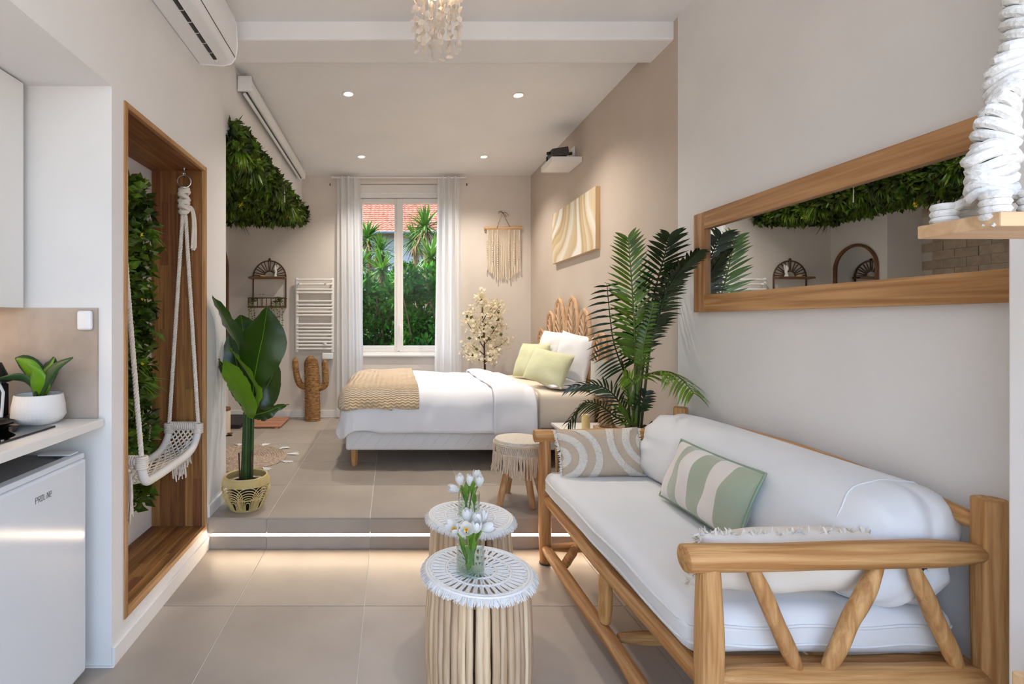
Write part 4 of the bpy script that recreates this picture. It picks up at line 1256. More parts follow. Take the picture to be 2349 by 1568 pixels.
# ================================================================== PALM
pm = thing('potted_palm', 'tall areca palm with feathery fronds in the corner behind the sofa', 'plant', (1.46, 3.06, ZP))
MB().lathe([(.075, .001), (.10, .20), (.104, .20), (.104, .215), (.094, .215), (.092, .19), (.001, .19)], (1.45, 3.06, ZP), 28, True, False).build('pot', m_ceramic, pm)
MB().lathe([(.001, .192), (.092, .192)], (1.45, 3.06, ZP), 24, False, False).build('soil', m_soil, pm)
ROOT = Vector((1.45, 3.06, ZP + .19))
def frond(ctrl, n, L, mat, up=.6, droop=.25, sides=(1, -1), N=(0, 1, 0), start=.2, wid=.0086, stem=True, lf=None, seed=0, lean=0.0, stemmat=None):
    """ctrl: (px, py, Y) control points from the bottom of the rachis to its tip"""
    pts = [P(*c) for c in ctrl]
    if stem: pts = [ROOT + Vector(((pts[0].x - ROOT.x) * .25, (pts[0].y - ROOT.y) * .25, 0))] + pts
    sp_ = [Vector(p) for p in smoothpts(pts, 40)]
    _, fr = frames(sp_)
    s0 = (1 / (len(pts) - 1)) if stem else 0
    N = Vector(N); r_ = random.Random(seed)
    root = MB().tube(sp_, [.0075 * (1 - .85 * i / 39) + .0009 for i in range(40)], 6).build('frond_stem', m_palmd if mat is m_palmd else m_palmstem, pm)
    m_ = MB()
    for q in range(n):
        t = s0 + (1 - s0) * (start + (1 - start) * (q + .5) / n)
        i = min(int(t * 39), 38); f = t * 39 - i
        p = sp_[i].lerp(sp_[i + 1], f); T_ = fr[i][0]
        S = T_.cross(N)
        S = S.normalized() if S.length > .05 else Vector((1, 0, 0))
        tt = (q + .5) / n
        ln = L * (math.sin(math.pi * (.16 + .74 * tt)) ** .6) if lf is None else L * lf(tt)
        for sg in sides:
            a = up * (1 + .5 * tt) + r_.gauss(0, .05)
            d = S * sg * math.cos(a) + T_ * math.sin(a) + N * (lean + r_.gauss(0, .06))
            m_.blade(p, d, T_ + N * .25, ln * r_.uniform(.92, 1.06), wid * r_.uniform(.85, 1.1), droop=droop * r_.uniform(.7, 1.3), n=4, prof=(.45, 1, .95, .6, .03))
    m_.build('frond', mat, pm, smooth=False)
frond([(1457, 850, 3.0), (1456, 770, 2.93), (1450, 660, 2.86), (1441, 545, 2.82)], 34, .185, m_palm, up=.55, droop=.12, seed=1, start=.05, wid=.0094)
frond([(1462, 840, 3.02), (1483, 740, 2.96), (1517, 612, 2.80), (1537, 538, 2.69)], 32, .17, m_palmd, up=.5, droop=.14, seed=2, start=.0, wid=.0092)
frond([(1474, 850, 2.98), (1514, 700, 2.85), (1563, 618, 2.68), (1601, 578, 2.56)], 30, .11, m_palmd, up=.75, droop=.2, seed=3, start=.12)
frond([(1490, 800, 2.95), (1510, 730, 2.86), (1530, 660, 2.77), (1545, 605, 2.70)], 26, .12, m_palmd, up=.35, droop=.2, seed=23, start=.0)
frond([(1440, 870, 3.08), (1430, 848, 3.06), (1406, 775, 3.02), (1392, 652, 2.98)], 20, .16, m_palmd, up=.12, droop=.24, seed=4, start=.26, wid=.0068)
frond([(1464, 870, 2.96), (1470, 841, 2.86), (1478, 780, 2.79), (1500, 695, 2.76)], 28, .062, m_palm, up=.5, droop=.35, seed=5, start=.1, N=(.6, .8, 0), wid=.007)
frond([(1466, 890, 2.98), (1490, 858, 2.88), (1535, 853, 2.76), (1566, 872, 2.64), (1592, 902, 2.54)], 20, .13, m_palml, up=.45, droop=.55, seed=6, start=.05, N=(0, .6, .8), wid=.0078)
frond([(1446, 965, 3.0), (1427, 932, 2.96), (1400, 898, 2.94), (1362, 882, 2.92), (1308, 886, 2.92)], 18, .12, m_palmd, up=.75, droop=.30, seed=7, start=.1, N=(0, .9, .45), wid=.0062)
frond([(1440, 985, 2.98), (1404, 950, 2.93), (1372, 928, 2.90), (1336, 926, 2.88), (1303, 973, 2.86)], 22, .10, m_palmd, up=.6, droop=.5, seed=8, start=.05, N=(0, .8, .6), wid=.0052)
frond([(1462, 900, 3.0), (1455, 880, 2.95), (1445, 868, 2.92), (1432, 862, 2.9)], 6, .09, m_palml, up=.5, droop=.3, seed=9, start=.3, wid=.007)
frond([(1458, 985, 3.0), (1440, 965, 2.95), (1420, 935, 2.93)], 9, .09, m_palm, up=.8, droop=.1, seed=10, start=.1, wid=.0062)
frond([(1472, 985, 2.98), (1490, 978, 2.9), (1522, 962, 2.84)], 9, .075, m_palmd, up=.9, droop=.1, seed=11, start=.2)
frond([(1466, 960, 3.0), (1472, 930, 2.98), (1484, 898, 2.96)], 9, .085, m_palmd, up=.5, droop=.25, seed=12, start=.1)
frond([(1452, 960, 3.02), (1446, 920, 3.0), (1440, 885, 2.98)], 7, .09, m_palm, up=.9, droop=.1, seed=13, start=.3, wid=.006)

# ================================================================== BEDSIDE TABLE, LAMP, CANDLE
nt_ = thing('bedside_table', 'small white bedside table between the bed and the palm', 'table', (1.40, 3.62, ZP))
ZB = .545
MB().box(1.19, 1.61, 3.42, 3.80, ZB - .022, ZB).build('top', m_counter, nt_, smooth=False, bevel=.004)
MB().box(1.21, 1.59, 3.44, 3.78, ZB - .16, ZB - .0225).build('drawer_box', m_counter, nt_, smooth=False, bevel=.003)
MB().lathe([(.006, 0), (.010, .012)], (1.39, 3.435, ZB - .09), 12).build('knob', m_metal, nt_)
for x in (1.225, 1.575):
    for y in (3.455, 3.765):
        MB().lathe([(.010, .001), (.014, .20)], (x, y, ZP), 12).build('leg', m_light_wood['z'], nt_)
lp = thing('table_lamp', 'table lamp with white drum shade and gnarled driftwood base', 'lamp', (1.50, 3.60, ZB))
lx, ly = P(1392, 900, 3.54).x, 3.54
MB().box(lx - .075, lx + .075, ly - .06, ly + .06, ZB + .0005, ZB + .022).build('foot', m_driftwood, lp, smooth=False, bevel=.004)
r_ = random.Random(31)
for k in range(9):
    a = 2 * math.pi * k / 9
    pts = [(lx + .045 * math.cos(a), ly + .035 * math.sin(a), ZB + .022), (lx + .022 * math.cos(a + .5), ly + .02 * math.sin(a + .5), ZB + .08), (lx + .018 * math.cos(a + 1), ly + .016 * math.sin(a + 1), ZB + .16)]
    pts += [(lx + r_.uniform(.03, .07) * math.cos(a + 1.2), ly + .05 * math.sin(a + 1.2), ZB + r_.uniform(.19, .25))]
    MB().tube(smoothpts(pts, 14), [.016 - .009 * q / 13 + .003 * math.sin(q * 1.7 + k) for q in range(14)], 7).build('root', m_driftwood, lp)
MB().tube([(lx, ly, ZB + .1), (lx, ly, ZB + .27)], .010, 8).build('lamp_stem', m_driftwood, lp)
MB().lathe([(.108, .250), (.104, .478), (.1025, .478), (.1065, .250)], (lx, ly, ZB), 40, False, False).build('lamp_shade', m_shade, lp)
cn = MB().lathe([(.001, .0005), (.028, .0005), (.0285, .105), (.024, .112), (.001, .108)], (P(1344, 960, 3.52).x, 3.52, ZB), 24, False, False).build('pillar_candle', m_candle)
tag(cn, 'thick cream pillar candle on the bedside table', 'candle')

# ================================================================== BLOSSOM TREE BEHIND THE BED
ft_ = thing('blossom_tree', 'artificial tree of cream blossom standing behind the bed under the wall hanging', 'plant', (1.03, 5.60, ZP))
fx, fy = P(1113, 800, 5.60).x, 5.60
MB().lathe([(.09, .001), (.12, .24), (.125, .24), (.125, .26), (.11, .26), (.108, .23), (.001, .23)], (fx, fy, ZP), 24, True, False).build('pot', m_ceramic, ft_)
FB = lambda px, py, dy=0: P(px, py, fy + dy)
trunk = smoothpts([(fx, fy, ZP + .2), FB(1112, 840), FB(1111, 800), FB(1110, 760), FB(1106, 720), FB(1107, 685)], 24)
MB().tube(trunk, [.014 - .010 * q / 23 for q in range(24)], 7).build('trunk', m_bark, ft_)
br = [((1111, 800), (1096, 775), (1075, 745), (1068, 725)), ((1111, 790), (1128, 765), (1143, 740), (1147, 712)), ((1110, 765), (1095, 745), (1078, 715)),
      ((1109, 750), (1125, 730), (1148, 700)), ((1108, 735), (1122, 712), (1140, 695)), ((1112, 815), (1095, 800), (1080, 790), (1066, 812 - 20)),
      ((1112, 818), (1130, 800), (1150, 790), (1166, 775)), ((1112, 830), (1092, 822), (1068, 810)), ((1112, 832), (1128, 818), (1140, 808)), ((1107, 700), (1100, 688), (1104, 676)), ((1111, 780), (1130, 775), (1155, 745))]
tips = []
r_ = random.Random(17)
for k, pts in enumerate(br):
    dy = r_.uniform(-.12, .12)
    q = smoothpts([FB(x, y, dy * i / (len(pts) - 1)) for i, (x, y) in enumerate(pts)], 12)
    MB().tube(q, [.006 - .004 * i / 11 for i in range(12)], 5).build('branch', m_bark, ft_)
    tips += [Vector(p) for p in q[3:]]
tips += [Vector(p) for p in trunk[12:]]
m_ = MB()
for k in range(900):
    c = r_.choice(tips) + Vector((r_.gauss(0, .036), r_.gauss(0, .045), r_.gauss(0, .036)))
    nn = Vector((r_.gauss(0, 1), r_.gauss(0, 1) - .6, r_.gauss(0, 1))).normalized(); a = nn.orthogonal().normalized(); c2 = nn.cross(a)
    s = r_.uniform(.016, .027)
    for q in range(5):
        th = q * 2 * math.pi / 5
        d = a * math.cos(th) + c2 * math.sin(th) + nn * .45
        m_.leaf(c, d, nn.cross(d), s, s * .45, fold=.1)
m_.build('blossoms', m_blossom, ft_, smooth=False, kind='stuff')
for (px, py) in ((1067, 722), (1079, 732), (1142, 720), (1138, 736), (1125, 750), (1149, 762), (1096, 780), (1104, 776), (1085, 820), (1124, 815), (1098, 800), (1106, 692), (1072, 776), (1118, 772)):
    c = FB(px, py, -.06); m_ = MB()
    a = r_.uniform(0, 6.28)
    m_.leaf(c, (math.cos(a), -.3, math.sin(a)), (-math.sin(a), -.5, math.cos(a)), .05, .02, fold=.3)
    m_.build('leaf', m_bleaf, ft_, smooth=False)

# ================================================================== CURTAINS
def curtain(x0t, x1t, x0b, x1b, folds, label, seed):
    def f(u, v):
        z = 2.985 - v * (2.985 - .19)
        a = x0t + (x1t - x0t) * u; c = x0b + (x1b - x0b) * u
        x = a + (c - a) * v
        s = math.sin(2 * math.pi * folds * u + .3 * math.sin(v * 2 + seed) + .8 * noise.noise(Vector((u * 4, v * .5, seed))))
        return (x, 5.865 + .030 * s + .006 * noise.noise(Vector((u * 7, v * .8, seed))), z)
    o = MB().grid(f, 90, 26).build('curtain', m_sheer, angle=80)
    return tag(o, label, 'curtain', 'sheer curtains')
curtain(-.64, -.37, -.645, -.325, 3.6, 'sheer white curtain on the radiator side of the window', 1)
curtain(.525, .785, .48, .80, 3.6, 'sheer white curtain on the wall hanging side of the window', 4)
cr_ = thing('curtain_rod', 'slim white curtain rod above the window', 'curtain rod', (.05, 5.87, 2.96))
MB().tube([(-.69, 5.868, 2.975), (.84, 5.868, 2.975)], .010, 12).build('rod', m_trim, cr_)
for x in (-.70, .85):
    MB().lathe([(.013, -.012), (.014, .012)], (x, 5.868, 2.975), 12).build('end_cap', m_trim, cr_)
    MB().tube([(x * .94, 5.868, 2.975), (x * .94, 5.95, 2.985)], .006, 8).build('bracket', m_trim, cr_)
for i_, x in enumerate((P(757, 422, 5.94).x, P(1071, 422, 5.94).x)):
    h_ = MB().lathe([(.006, 0), (.006, .028)], (x, 5.945, 2.90), 8)
    o = h_.build('wall_hook', m_darkmetal)
    tag(o, 'tiny metal curtain hook on the wall by the ' + ('radiator side curtain' if i_ == 0 else 'wall hanging side curtain'), 'hook', 'metal wall hooks')

# ================================================================== TOWEL RADIATOR
rd = thing('towel_radiator', 'white ladder towel radiator mounted on the back wall', 'radiator', (-.92, 5.90, .94))
RY = 5.895
rx0, rx1 = P(681, 0, RY).x, P(763, 0, RY).x
zt_, zb_ = P(0, 637, RY).z, P(0, 808, RY).z
for x in (rx0, rx1):
    MB().roundbox((x, RY, (zt_ + zb_) / 2), (.019, .015, (zt_ - zb_) / 2), .012, 3).build('upright', m_trim, rd, merge=True)
for q in (290, 328, 370, 395, 465, 495, 523, 552, 580, 652, 682, 710, 738, 768, 797, 825, 853):
    z = P(0, 560 + q / 3.564, RY).z
    MB().tube([(rx0, RY - .012, z), (rx1, RY - .012, z)], .0125, 10).build('bar', m_trim, rd)
for (px, py) in ((688, 651), (749, 652), (746, 788)):
    q = P(px, py, RY)
    MB().lathe([(.020, 0), (.022, .02)], (q.x, RY - .02, q.z - .01), 14).build('bracket', m_trim, rd)
MB().roundbox((P(752, 0, RY).x, RY - .01, P(0, 816, RY).z), (.064, .025, .036), .008, 3).build('control_box', m_plastic, rd, merge=True)
MB().tube(smoothpts([P(735, 824, 5.90), P(733, 845, 5.92), P(728, 860, 5.94), P(712, 870, 5.945)], 12), .003, 6).build('cable', m_plastic, rd)

# ================================================================== SEAGRASS CACTUS
ca = thing('woven_cactus', 'cactus figure wound in brown seagrass standing on the floor', 'decoration', (-.91, 5.78, ZP))
cy_ = 5.78
def woven(pts, rs, name, seed=0):
    m_ = MB(); pts_ = smoothpts([tuple(p) + (r,) for p, r in zip(pts, rs)], 70)
    m_.tube([p[:3] for p in pts_], [p[3] * (1 + .05 * ((k % 2) * 2 - 1)) for k, p in enumerate(pts_)], 20)
    return m_.build(name, m_seagrass, ca, angle=70)
CP = lambda px, py: P(px, py, cy_)
woven([(CP(717, 0).x, cy_, ZP + .001), (CP(717, 0).x, cy_, ZP + .2), (CP(716, 0).x, cy_, ZP + .45), CP(714, 835), CP(713, 823), CP(713, 815)], (.088, .087, .086, .082, .060, .012), 'trunk')
woven([CP(708, 886), CP(692, 884), CP(684, 872), CP(679, 850), CP(677, 828), CP(677, 820)], (.036, .037, .037, .036, .032, .010), 'arm')
woven([CP(722, 890), CP(740, 887), CP(747, 876), CP(746, 850), CP(745, 832), CP(745, 824)], (.036, .037, .038, .037, .033, .010), 'arm')

# ================================================================== MACRAME WALL HANGING
wh = thing('wall_hanging', 'macrame wall hanging of beige cords on a driftwood stick', 'wall hanging', P(1154, 524, 5.92))
WY = 5.925
WP = lambda px, py, dy=0: P(px, py, WY + dy)
log(WP(1112, 524), WP(1197, 523), .024, 4, taper=.9, wob=.01).build('stick', m_light_wood['x'], wh)
m_str = M('brown_cord', (132, 96, 78), rough=.9)
MB().tube([WP(1140, 522, -.026), WP(1153, 488, .01), WP(1170, 520, -.026)], .0035, 6).build('hanging_cord', m_str, wh)
for pts in (((1153, 488), (1146, 486), (1143, 490)), ((1153, 488), (1160, 487), (1167, 495)), ((1153, 488), (1150, 484), (1144, 485)), ((1153, 488), (1158, 492), (1162, 497))):
    MB().tube(smoothpts([WP(*p) for p in pts], 6), .003, 5).build('bow', m_str, wh)
r_ = random.Random(12)
for k in range(38):
    px = 1118 + k * (1192 - 1118) / 37
    a = (px - 1155) / 37
    bead = k in (0, 6, 12, 25, 31, 37)
    by2 = 640 - 20 * abs(a) ** 1.5 * (1 if abs(a) > .5 else .3) + r_.uniform(-3, 3)
    dy = r_.uniform(-.008, .004) - (.012 if bead else 0)
    MB().tube(smoothpts([WP(px, 526, dy - .022), WP(px, 545, dy - .004), WP(px + r_.uniform(-.8, .8), 600, dy), WP(px + r_.uniform(-1.2, 1.2), by2, dy)], 8), .0034 if not bead else .006, 5).build('cord', m_hang, wh)
    if bead:
        n_b = int((by2 - 24 - 530) / 4.2)
        for q in range(n_b):
            c = WP(px, 531 + q * 4.2, dy - .004)
            MB().lathe([(.005, -.005), (.010, 0), (.005, .005)], c, 6).build('knot', m_hang, wh)

# ================================================================== WAVE CANVAS
m_art, n_, l_, b_ = newmat('wave_painting')
tc = n_.new('ShaderNodeTexCoord'); mp = n_.new('ShaderNodeMapping'); l_.new(tc.outputs['Object'], mp.inputs[0])
mp.inputs['Rotation'].default_value = (R(-28), 0, 0); mp.inputs['Scale'].default_value = (1, 1.0, .55)
tx = n_.new('ShaderNodeTexNoise'); tx.inputs['Scale'].default_value = 2.6; tx.inputs['Detail'].default_value = 0; l_.new(mp.outputs[0], tx.inputs['Vector'])
sp = n_.new('ShaderNodeSeparateXYZ'); l_.new(mp.outputs[0], sp.inputs[0])
sn1 = mth('SINE', mth('ADD', mth('MULTIPLY', sp.outputs[2], 13.0), mth('MULTIPLY', sp.outputs[1], 2.5)))
ph = mth('ADD', mth('ADD', mth('MULTIPLY', sp.outputs[1], 1.9), mth('MULTIPLY', sn1, .16)), mth('MULTIPLY', tx.outputs['Fac'], .9))
fr_ = mth('FRACT', mth('MULTIPLY', ph, 1.0))
cr = n_.new('ShaderNodeValToRGB'); l_.new(fr_, cr.inputs[0])
els = cr.color_ramp.elements
els[0].position = 0; els[0].color = lin((204, 178, 136)); els[1].position = .16; els[1].color = lin((212, 190, 152))
for pos, c in ((.2, (190, 162, 120)), (.27, (206, 182, 142)), (.33, (236, 232, 224)), (.44, (238, 234, 228)), (.47, (206, 180, 140)), (.6, (218, 200, 168)), (.64, (232, 226, 214)), (.74, (226, 214, 192)), (.8, (200, 172, 130)), (.92, (222, 206, 176))):
    e = els.new(pos); e.color = lin(c)
l_.new(cr.outputs[0], b_.inputs['Base Color']); b_.inputs['Roughness'].default_value = .7
ar = thing('wave_canvas', 'beige and white wave painting on canvas above the bed', 'painting', (1.615, 4.5, 1.87))
MB().box(1.595, 1.628, 3.965, 5.035, 1.875, 2.365).build('stretcher', m_light_wood['z'], ar, smooth=False)
MB().box(1.592, 1.5945, 3.966, 5.034, 1.876, 2.364).build('canvas', m_art, ar, smooth=False)

# ================================================================== PROJECTOR SHELF
ws = MB().box(1.366, 1.628, 4.34, 4.65, 2.672, 2.720).build('floating_shelf', m_trim, smooth=False, bevel=.003)
tag(ws, 'small white floating shelf high on the taupe wall', 'shelf')
pj = thing('projector', 'small dark grey projector tilted on the white floating shelf', 'projector', (1.44, 4.5, 2.721))
c = P(1284.5, 350, 4.42)
MB().obox(c + Vector((.0, .05, .006)), (.072, 0, .012), (0, .07, 0), (-.005, 0, .034)).build('body', m_grey, pj, smooth=False, bevel=.006)
MB().lathe([(.017, 0), (.017, .02)], c + Vector((-.085, .05, .0)), 14).build('lens', m_dark, pj)
MB().lathe([(.03, -.001), (.02, .012)], (c.x, c.y + .05, 2.7215), 14).build('foot', m_grey, pj)
pp = thing('plug_adapter', 'black plug with cable behind the projector', 'plug', P(1312, 350, 4.5))
q = P(1314, 351, 4.55)
MB().tube([q + Vector((-.05, 0, -.01)), q], [.010, .016], 10).build('plug', m_dark, pp)
MB().box(1.613, 1.628, 4.50, 4.58, q.z - .04, q.z + .045).build('socket', m_plastic, pp, smooth=False, bevel=.003)
MB().tube(smoothpts([q, q + Vector((.05, 0, -.005)), q + Vector((.06, 0, -.03)), q + Vector((-.02, 0, -.045)), c + Vector((.06, .06, -.02))], 16), .004, 6).build('cable', m_dark, pp)
dg = MB().roundbox(P(1256, 365, 4.62) + Vector((0, 0, -.002)), (.012, .012, .026), .008, 3).build('smart_speaker', m_dark, merge=True)
tag(dg, 'tiny black device on the far end of the projector shelf', 'device')

# ================================================================== ARCHED WALL SHELF WITH ITS CONTENTS
aw = thing('arched_wall_shelf', 'brown arched wicker wall shelf with rails above the banana plant', 'shelf', P(612, 690, 5.93))
AY0, AY1 = 5.845, 5.938
ax0, ax1 = P(576, 0, AY0).x, P(652, 0, AY0).x; axm = (ax0 + ax1) / 2; arx = (ax1 - ax0) / 2
za = P(0, 634, AY0).z; zbt, zbb = P(0, 683, AY0).z, P(0, 704, AY0).z
for y in (AY1,):
    arc = [(axm + arx * math.cos(t), y, za + arx * math.sin(t)) for t in [math.pi * q / 24 for q in range(25)]]
    MB().tube([(ax1, y, zbb)] + arc + [(ax0, y, zbb)], .008, 7).build('arch', m_darkmetal, aw)
    MB().tube([(axm + arx * .33 * math.cos(t), y, za + .01 + arx * .33 * math.sin(t)) for t in [math.pi * q / 14 for q in range(15)]], .007, 6).build('inner_arch', m_darkmetal, aw)
    for a in (.12, .30, .55, .72, 1.0, 1.22, 1.5, 1.64, 1.92, 2.14, 2.42, 2.6, 2.84, 3.02):
        MB().tube([(axm + arx * .33 * math.cos(a), y, za + .01 + arx * .33 * math.sin(a)), (axm + arx * math.cos(a), y, za + arx * math.sin(a))], .0055, 6).build('spoke', m_darkmetal, aw)
MB().lathe([(.006, 0), (.016, .016), (.006, .034)], (axm, AY1, za + arx), 10).build('finial', m_darkmetal, aw)
MB().box(ax0 - .035, ax1 + .01, AY0, AY1, za - .022, za).build('board', m_brownframe, aw, smooth=False, bevel=.003)
MB().box(ax0 - .035, ax1 + .01, AY0, AY1, zbb - .008, zbb).build('board', m_brownframe, aw, smooth=False, bevel=.002)
for z in (zbb + .008, zbt):
    MB().tube([(ax0 - .035, AY0, z), (ax1 + .01, AY0, z)], .007, 6).build('rail', m_darkmetal, aw)
for k in range(9):
    x = ax0 - .03 + (ax1 - ax0 + .035) * k / 8
    MB().tube([(x, AY0, zbb), (x, AY0, zbt)], .0055, 6).build('baluster', m_darkmetal, aw)
for x in (ax0 - .035, ax1 + .01):
    MB().tube([(x, AY0, zbt), (x, AY1, zbt)], .006, 6).build('rail', m_darkmetal, aw)
# figurine
q = P(632, 634, 5.89); fg = thing('torso_figurine', 'white torso figurine on the upper board of the arched shelf', 'figurine', (q.x, 5.89, za))
MB().tube(smoothpts([(q.x, 5.89, za + .001), (q.x - .003, 5.89, za + .025), (q.x + .004, 5.89, za + .06), (q.x - .004, 5.89, za + .095), (q.x, 5.89, za + .118), (q.x + .004, 5.89, za + .135)], 20),
          [.030 - .0005 * 0 if k < 2 else (.030, .026, .020, .018, .020, .026, .028, .024, .016, .011)[min(k // 2, 9)] for k in range(20)], 14, flat=.7).build('body', m_ceramic, fg, angle=80)
MB().tube([(q.x + .012, 5.89, za + .09), (q.x + .028, 5.885, za + .12), (q.x + .022, 5.885, za + .140)], [.010, .009, .008], 8).build('arm', m_ceramic, fg)
sh_ = MB().lathe([(.001, 0), (.03, .001), (.034, .012), (.02, .02), (.001, .022)], (axm - .07, 5.89, za + .0005), 16, False, False).build('seashell', m_candle)
tag(sh_, 'pale seashell on the upper board of the arched shelf', 'seashell')
q = P(600, 700, 5.89)
pb = thing('soap_dispenser', 'clear pump bottle standing in the basket of the arched shelf', 'bottle', (q.x, 5.89, zbb))
MB().lathe([(.022, .001), (.022, .10), (.010, .112), (.010, .128)], (q.x, 5.89, zbb), 16).build('body', glassy('bottle_glass', (.92, .92, .90), .6), pb)
MB().tube([(q.x, 5.89, zbb + .128), (q.x, 5.89, zbb + .152)], .004, 6).build('pump', m_metal, pb)
MB().tube([(q.x - .028, 5.89, zbb + .150), (q.x + .028, 5.89, zbb + .150)], .003, 6).build('nozzle', m_darkmetal, pb)
for k, (px, lens, lab) in enumerate(((582, (30, 44, 38), 'small trailing plant at the toilet side end of the arched shelf'), (640, (46, 70, 62, 88, 50), 'small trailing plant at the radiator end of the arched shelf'))):
    q = P(px, 690, 5.88)
    tpn = thing('trailing_plant', lab if k else 'small trailing plant at the arched mirror end of the arched shelf', 'plant', (q.x, 5.88, zbb), 'trailing plants on the arched shelf')
    MB().lathe([(.024, .001), (.033, .06), (.030, .06)], (q.x, 5.885, zbb), 14, True, False).build('pot', m_ceramic, tpn)
    r_ = random.Random(50 + k); m_ = MB()
    for i_ in range(90):
        m_.leaf((q.x + r_.gauss(0, .022), 5.88 + r_.gauss(0, .015), zbb + .06 + r_.random() * .05), (r_.gauss(0, 1), r_.gauss(0, 1), r_.random()), (r_.gauss(0, 1), r_.gauss(0, 1), 0), .022, .008)
    m_.build('leaves', m_ivy, tpn, smooth=False, kind='stuff')
    for i_, L in enumerate(lens):
        x = q.x + (i_ - len(lens) / 2) * .03; ln = L / 200 * 1.05
        pts = [Vector((q.x, 5.87, zbb + .07)), Vector((x, 5.83, zbb + .05)), Vector((x + .008, 5.828, zbb - ln * .5)), Vector((x + .003, 5.83, zbb - ln))]
        sp_ = smoothpts(pts, 18); m_ = MB().tube(sp_, .0018, 4)
        for p in sp_[4:]:
            for j in range(2):
                m_.leaf(p, (r_.gauss(0, 1), r_.gauss(0, .5) - .3, -.4), (r_.gauss(0, 1), 0, 1), .018, .007)
        m_.build('vine', m_ivy, tpn, smooth=False)

# ================================================================== ARCHED MIRROR, BATH THINGS IN THE ALCOVE
am = thing('arched_mirror', 'tall arched mirror with brown frame on the alcove side wall', 'mirror', (-1.925, 5.62, .9))
yc_, rr_ = 5.625, .255
out = [(-1.915, yc_ - rr_, .9)] + [(-1.915, yc_ - rr_ * math.cos(t), 1.895 + rr_ * math.sin(t)) for t in [math.pi * q / 28 for q in range(29)]] + [(-1.915, yc_ + rr_, .9)]
MB().tube(out + [(-1.915, yc_ - rr_, .9)], .016, 8).build('frame', m_brownframe, am)
MB().add([(-1.921, y, z) for (x, y, z) in out], [tuple(range(len(out)))]).build('glass', m_mirror, am, smooth=False)
bi = thing('pedal_bin', 'small cream pedal bin with wooden lid beside the alcove wall', 'bin', (-1.70, 5.02, ZP))
MB().lathe([(.088, .012), (.090, .02), (.090, .245), (.001, .246)], (-1.70, 5.02, ZP), 28, True, False).build('body', m_sheet, bi)
MB().lathe([(.092, .247), (.092, .268), (.086, .274), (.001, .276)], (-1.70, 5.02, ZP), 28, True, False).build('lid', m_brownframe, bi)
MB().lathe([(.090, .001), (.090, .012)], (-1.70, 5.02, ZP), 28).build('base_ring', m_dark, bi)
MB().box(-1.63, -1.575, 4.97, 5.0, ZP + .022, ZP + .032).build('pedal', m_brownframe, bi, smooth=False, bevel=.003)
MB().box(-1.635, -1.58, 4.975, 4.995, ZP + .001, ZP + .012).build('pedal_foot', m_dark, bi, smooth=False, bevel=.003)
dm = MB().box(-1.92, -1.60, 5.31, 5.90, ZP + .0005, ZP + .045).build('shower_step', M('charcoal_stone', (44, 40, 44), rough=.6), smooth=False, bevel=.006)
tag(dm, 'low charcoal step on the floor behind the pedal bin', 'step')
bm_ = thing('bath_duckboard', 'slatted teak bath board lying on the floor near the back wall', 'bath mat', (-1.4, 5.55, ZP))
for k in range(9):
    MB().box(-1.56, -1.18, 5.33 + k * .058, 5.33 + k * .058 + .05, ZP + .012, ZP + .026).build('slat', m_pink, bm_, smooth=False, bevel=.002)
for x in (-1.52, -1.22):
    MB().box(x - .015, x + .015, 5.33, 5.844, ZP + .0005, ZP + .012).build('batten', m_pink, bm_, smooth=False)
# round jute rug
jr = thing('jute_rug', 'round braided jute rug with white tassels on the platform', 'rug', (-1.28, 4.17, ZP))
rcx, rcy, rrr = -1.28, 4.17, .405
MB().lathe([(.001, .0005), (rrr - .003, .0005), (rrr - .003, .006), (.001, .006)], (rcx, rcy, ZP), 60, False, False).build('backing', m_jute, jr)
for k in range(19):
    r = .018 + k * .0205
    if r > rrr: break
    m_ = MB(); nseg = max(16, int(r * 160))
    m_.tube([(rcx + r * math.cos(a), rcy + r * math.sin(a), ZP + .0065 + .002 * math.sin(q * 2.1)) for q, a in enumerate([2 * math.pi * q / nseg for q in range(nseg)])], .0100, 6, closed=True, flat=.6)
    m_.build('braid_ring', m_jute, jr)
for k in range(12):
    a = 2 * math.pi * k / 12 + .26; q = Vector((math.cos(a), math.sin(a), 0)); m_ = MB(); r_ = random.Random(k)
    for i_ in range(24):
        p = Vector((rcx, rcy, ZP + .007)) + q * (rrr - .002)
        d = q + Vector((r_.gauss(0, .22), r_.gauss(0, .22), r_.uniform(-.02, .06)))
        m_.blade(p, d, (-q.y, q.x, .3), r_.uniform(.07, .105), .004, n=3, prof=(.8, 1, 1, .6), droop=.04)
    m_.build('tassel', m_rope_w, jr, smooth=False)

# ================================================================== LONG WALL MIRROR
wm = thing('wall_mirror', 'long oak framed mirror hanging on the white wall above the sofa', 'mirror', (1.62, 1.7, 1.33))
MXF = XR - .004
y1_ = 1.612 * F / (1598 - CX); zT, zB = CAMZ + (CY - 494) * y1_ / F, CAMZ + (CY - 716) * y1_ / F
y0_ = .55; fw = .088
def fbox(n, y0, y1, z0, z1, ax):
    MB().box(MXF - .030, MXF - .001, y0, y1, z0, z1).build(n, m_oakframe[ax], wm, smooth=False, bevel=.002)
fbox('frame_side', y1_ - fw, y1_, zB, zT, 'z'); fbox('frame_side', y0_, y0_ + fw, zB, zT, 'z')
fbox('frame_rail', y0_ + fw, y1_ - fw, zB, zB + fw, 'y'); fbox('frame_rail', y0_ + fw, y1_ - fw, zT - fw, zT, 'y')
MB().box(MXF - .012, MXF - .004, y0_ + fw, y1_ - fw, zB + fw, zT - fw).build('glass', m_mirror, wm, smooth=False)

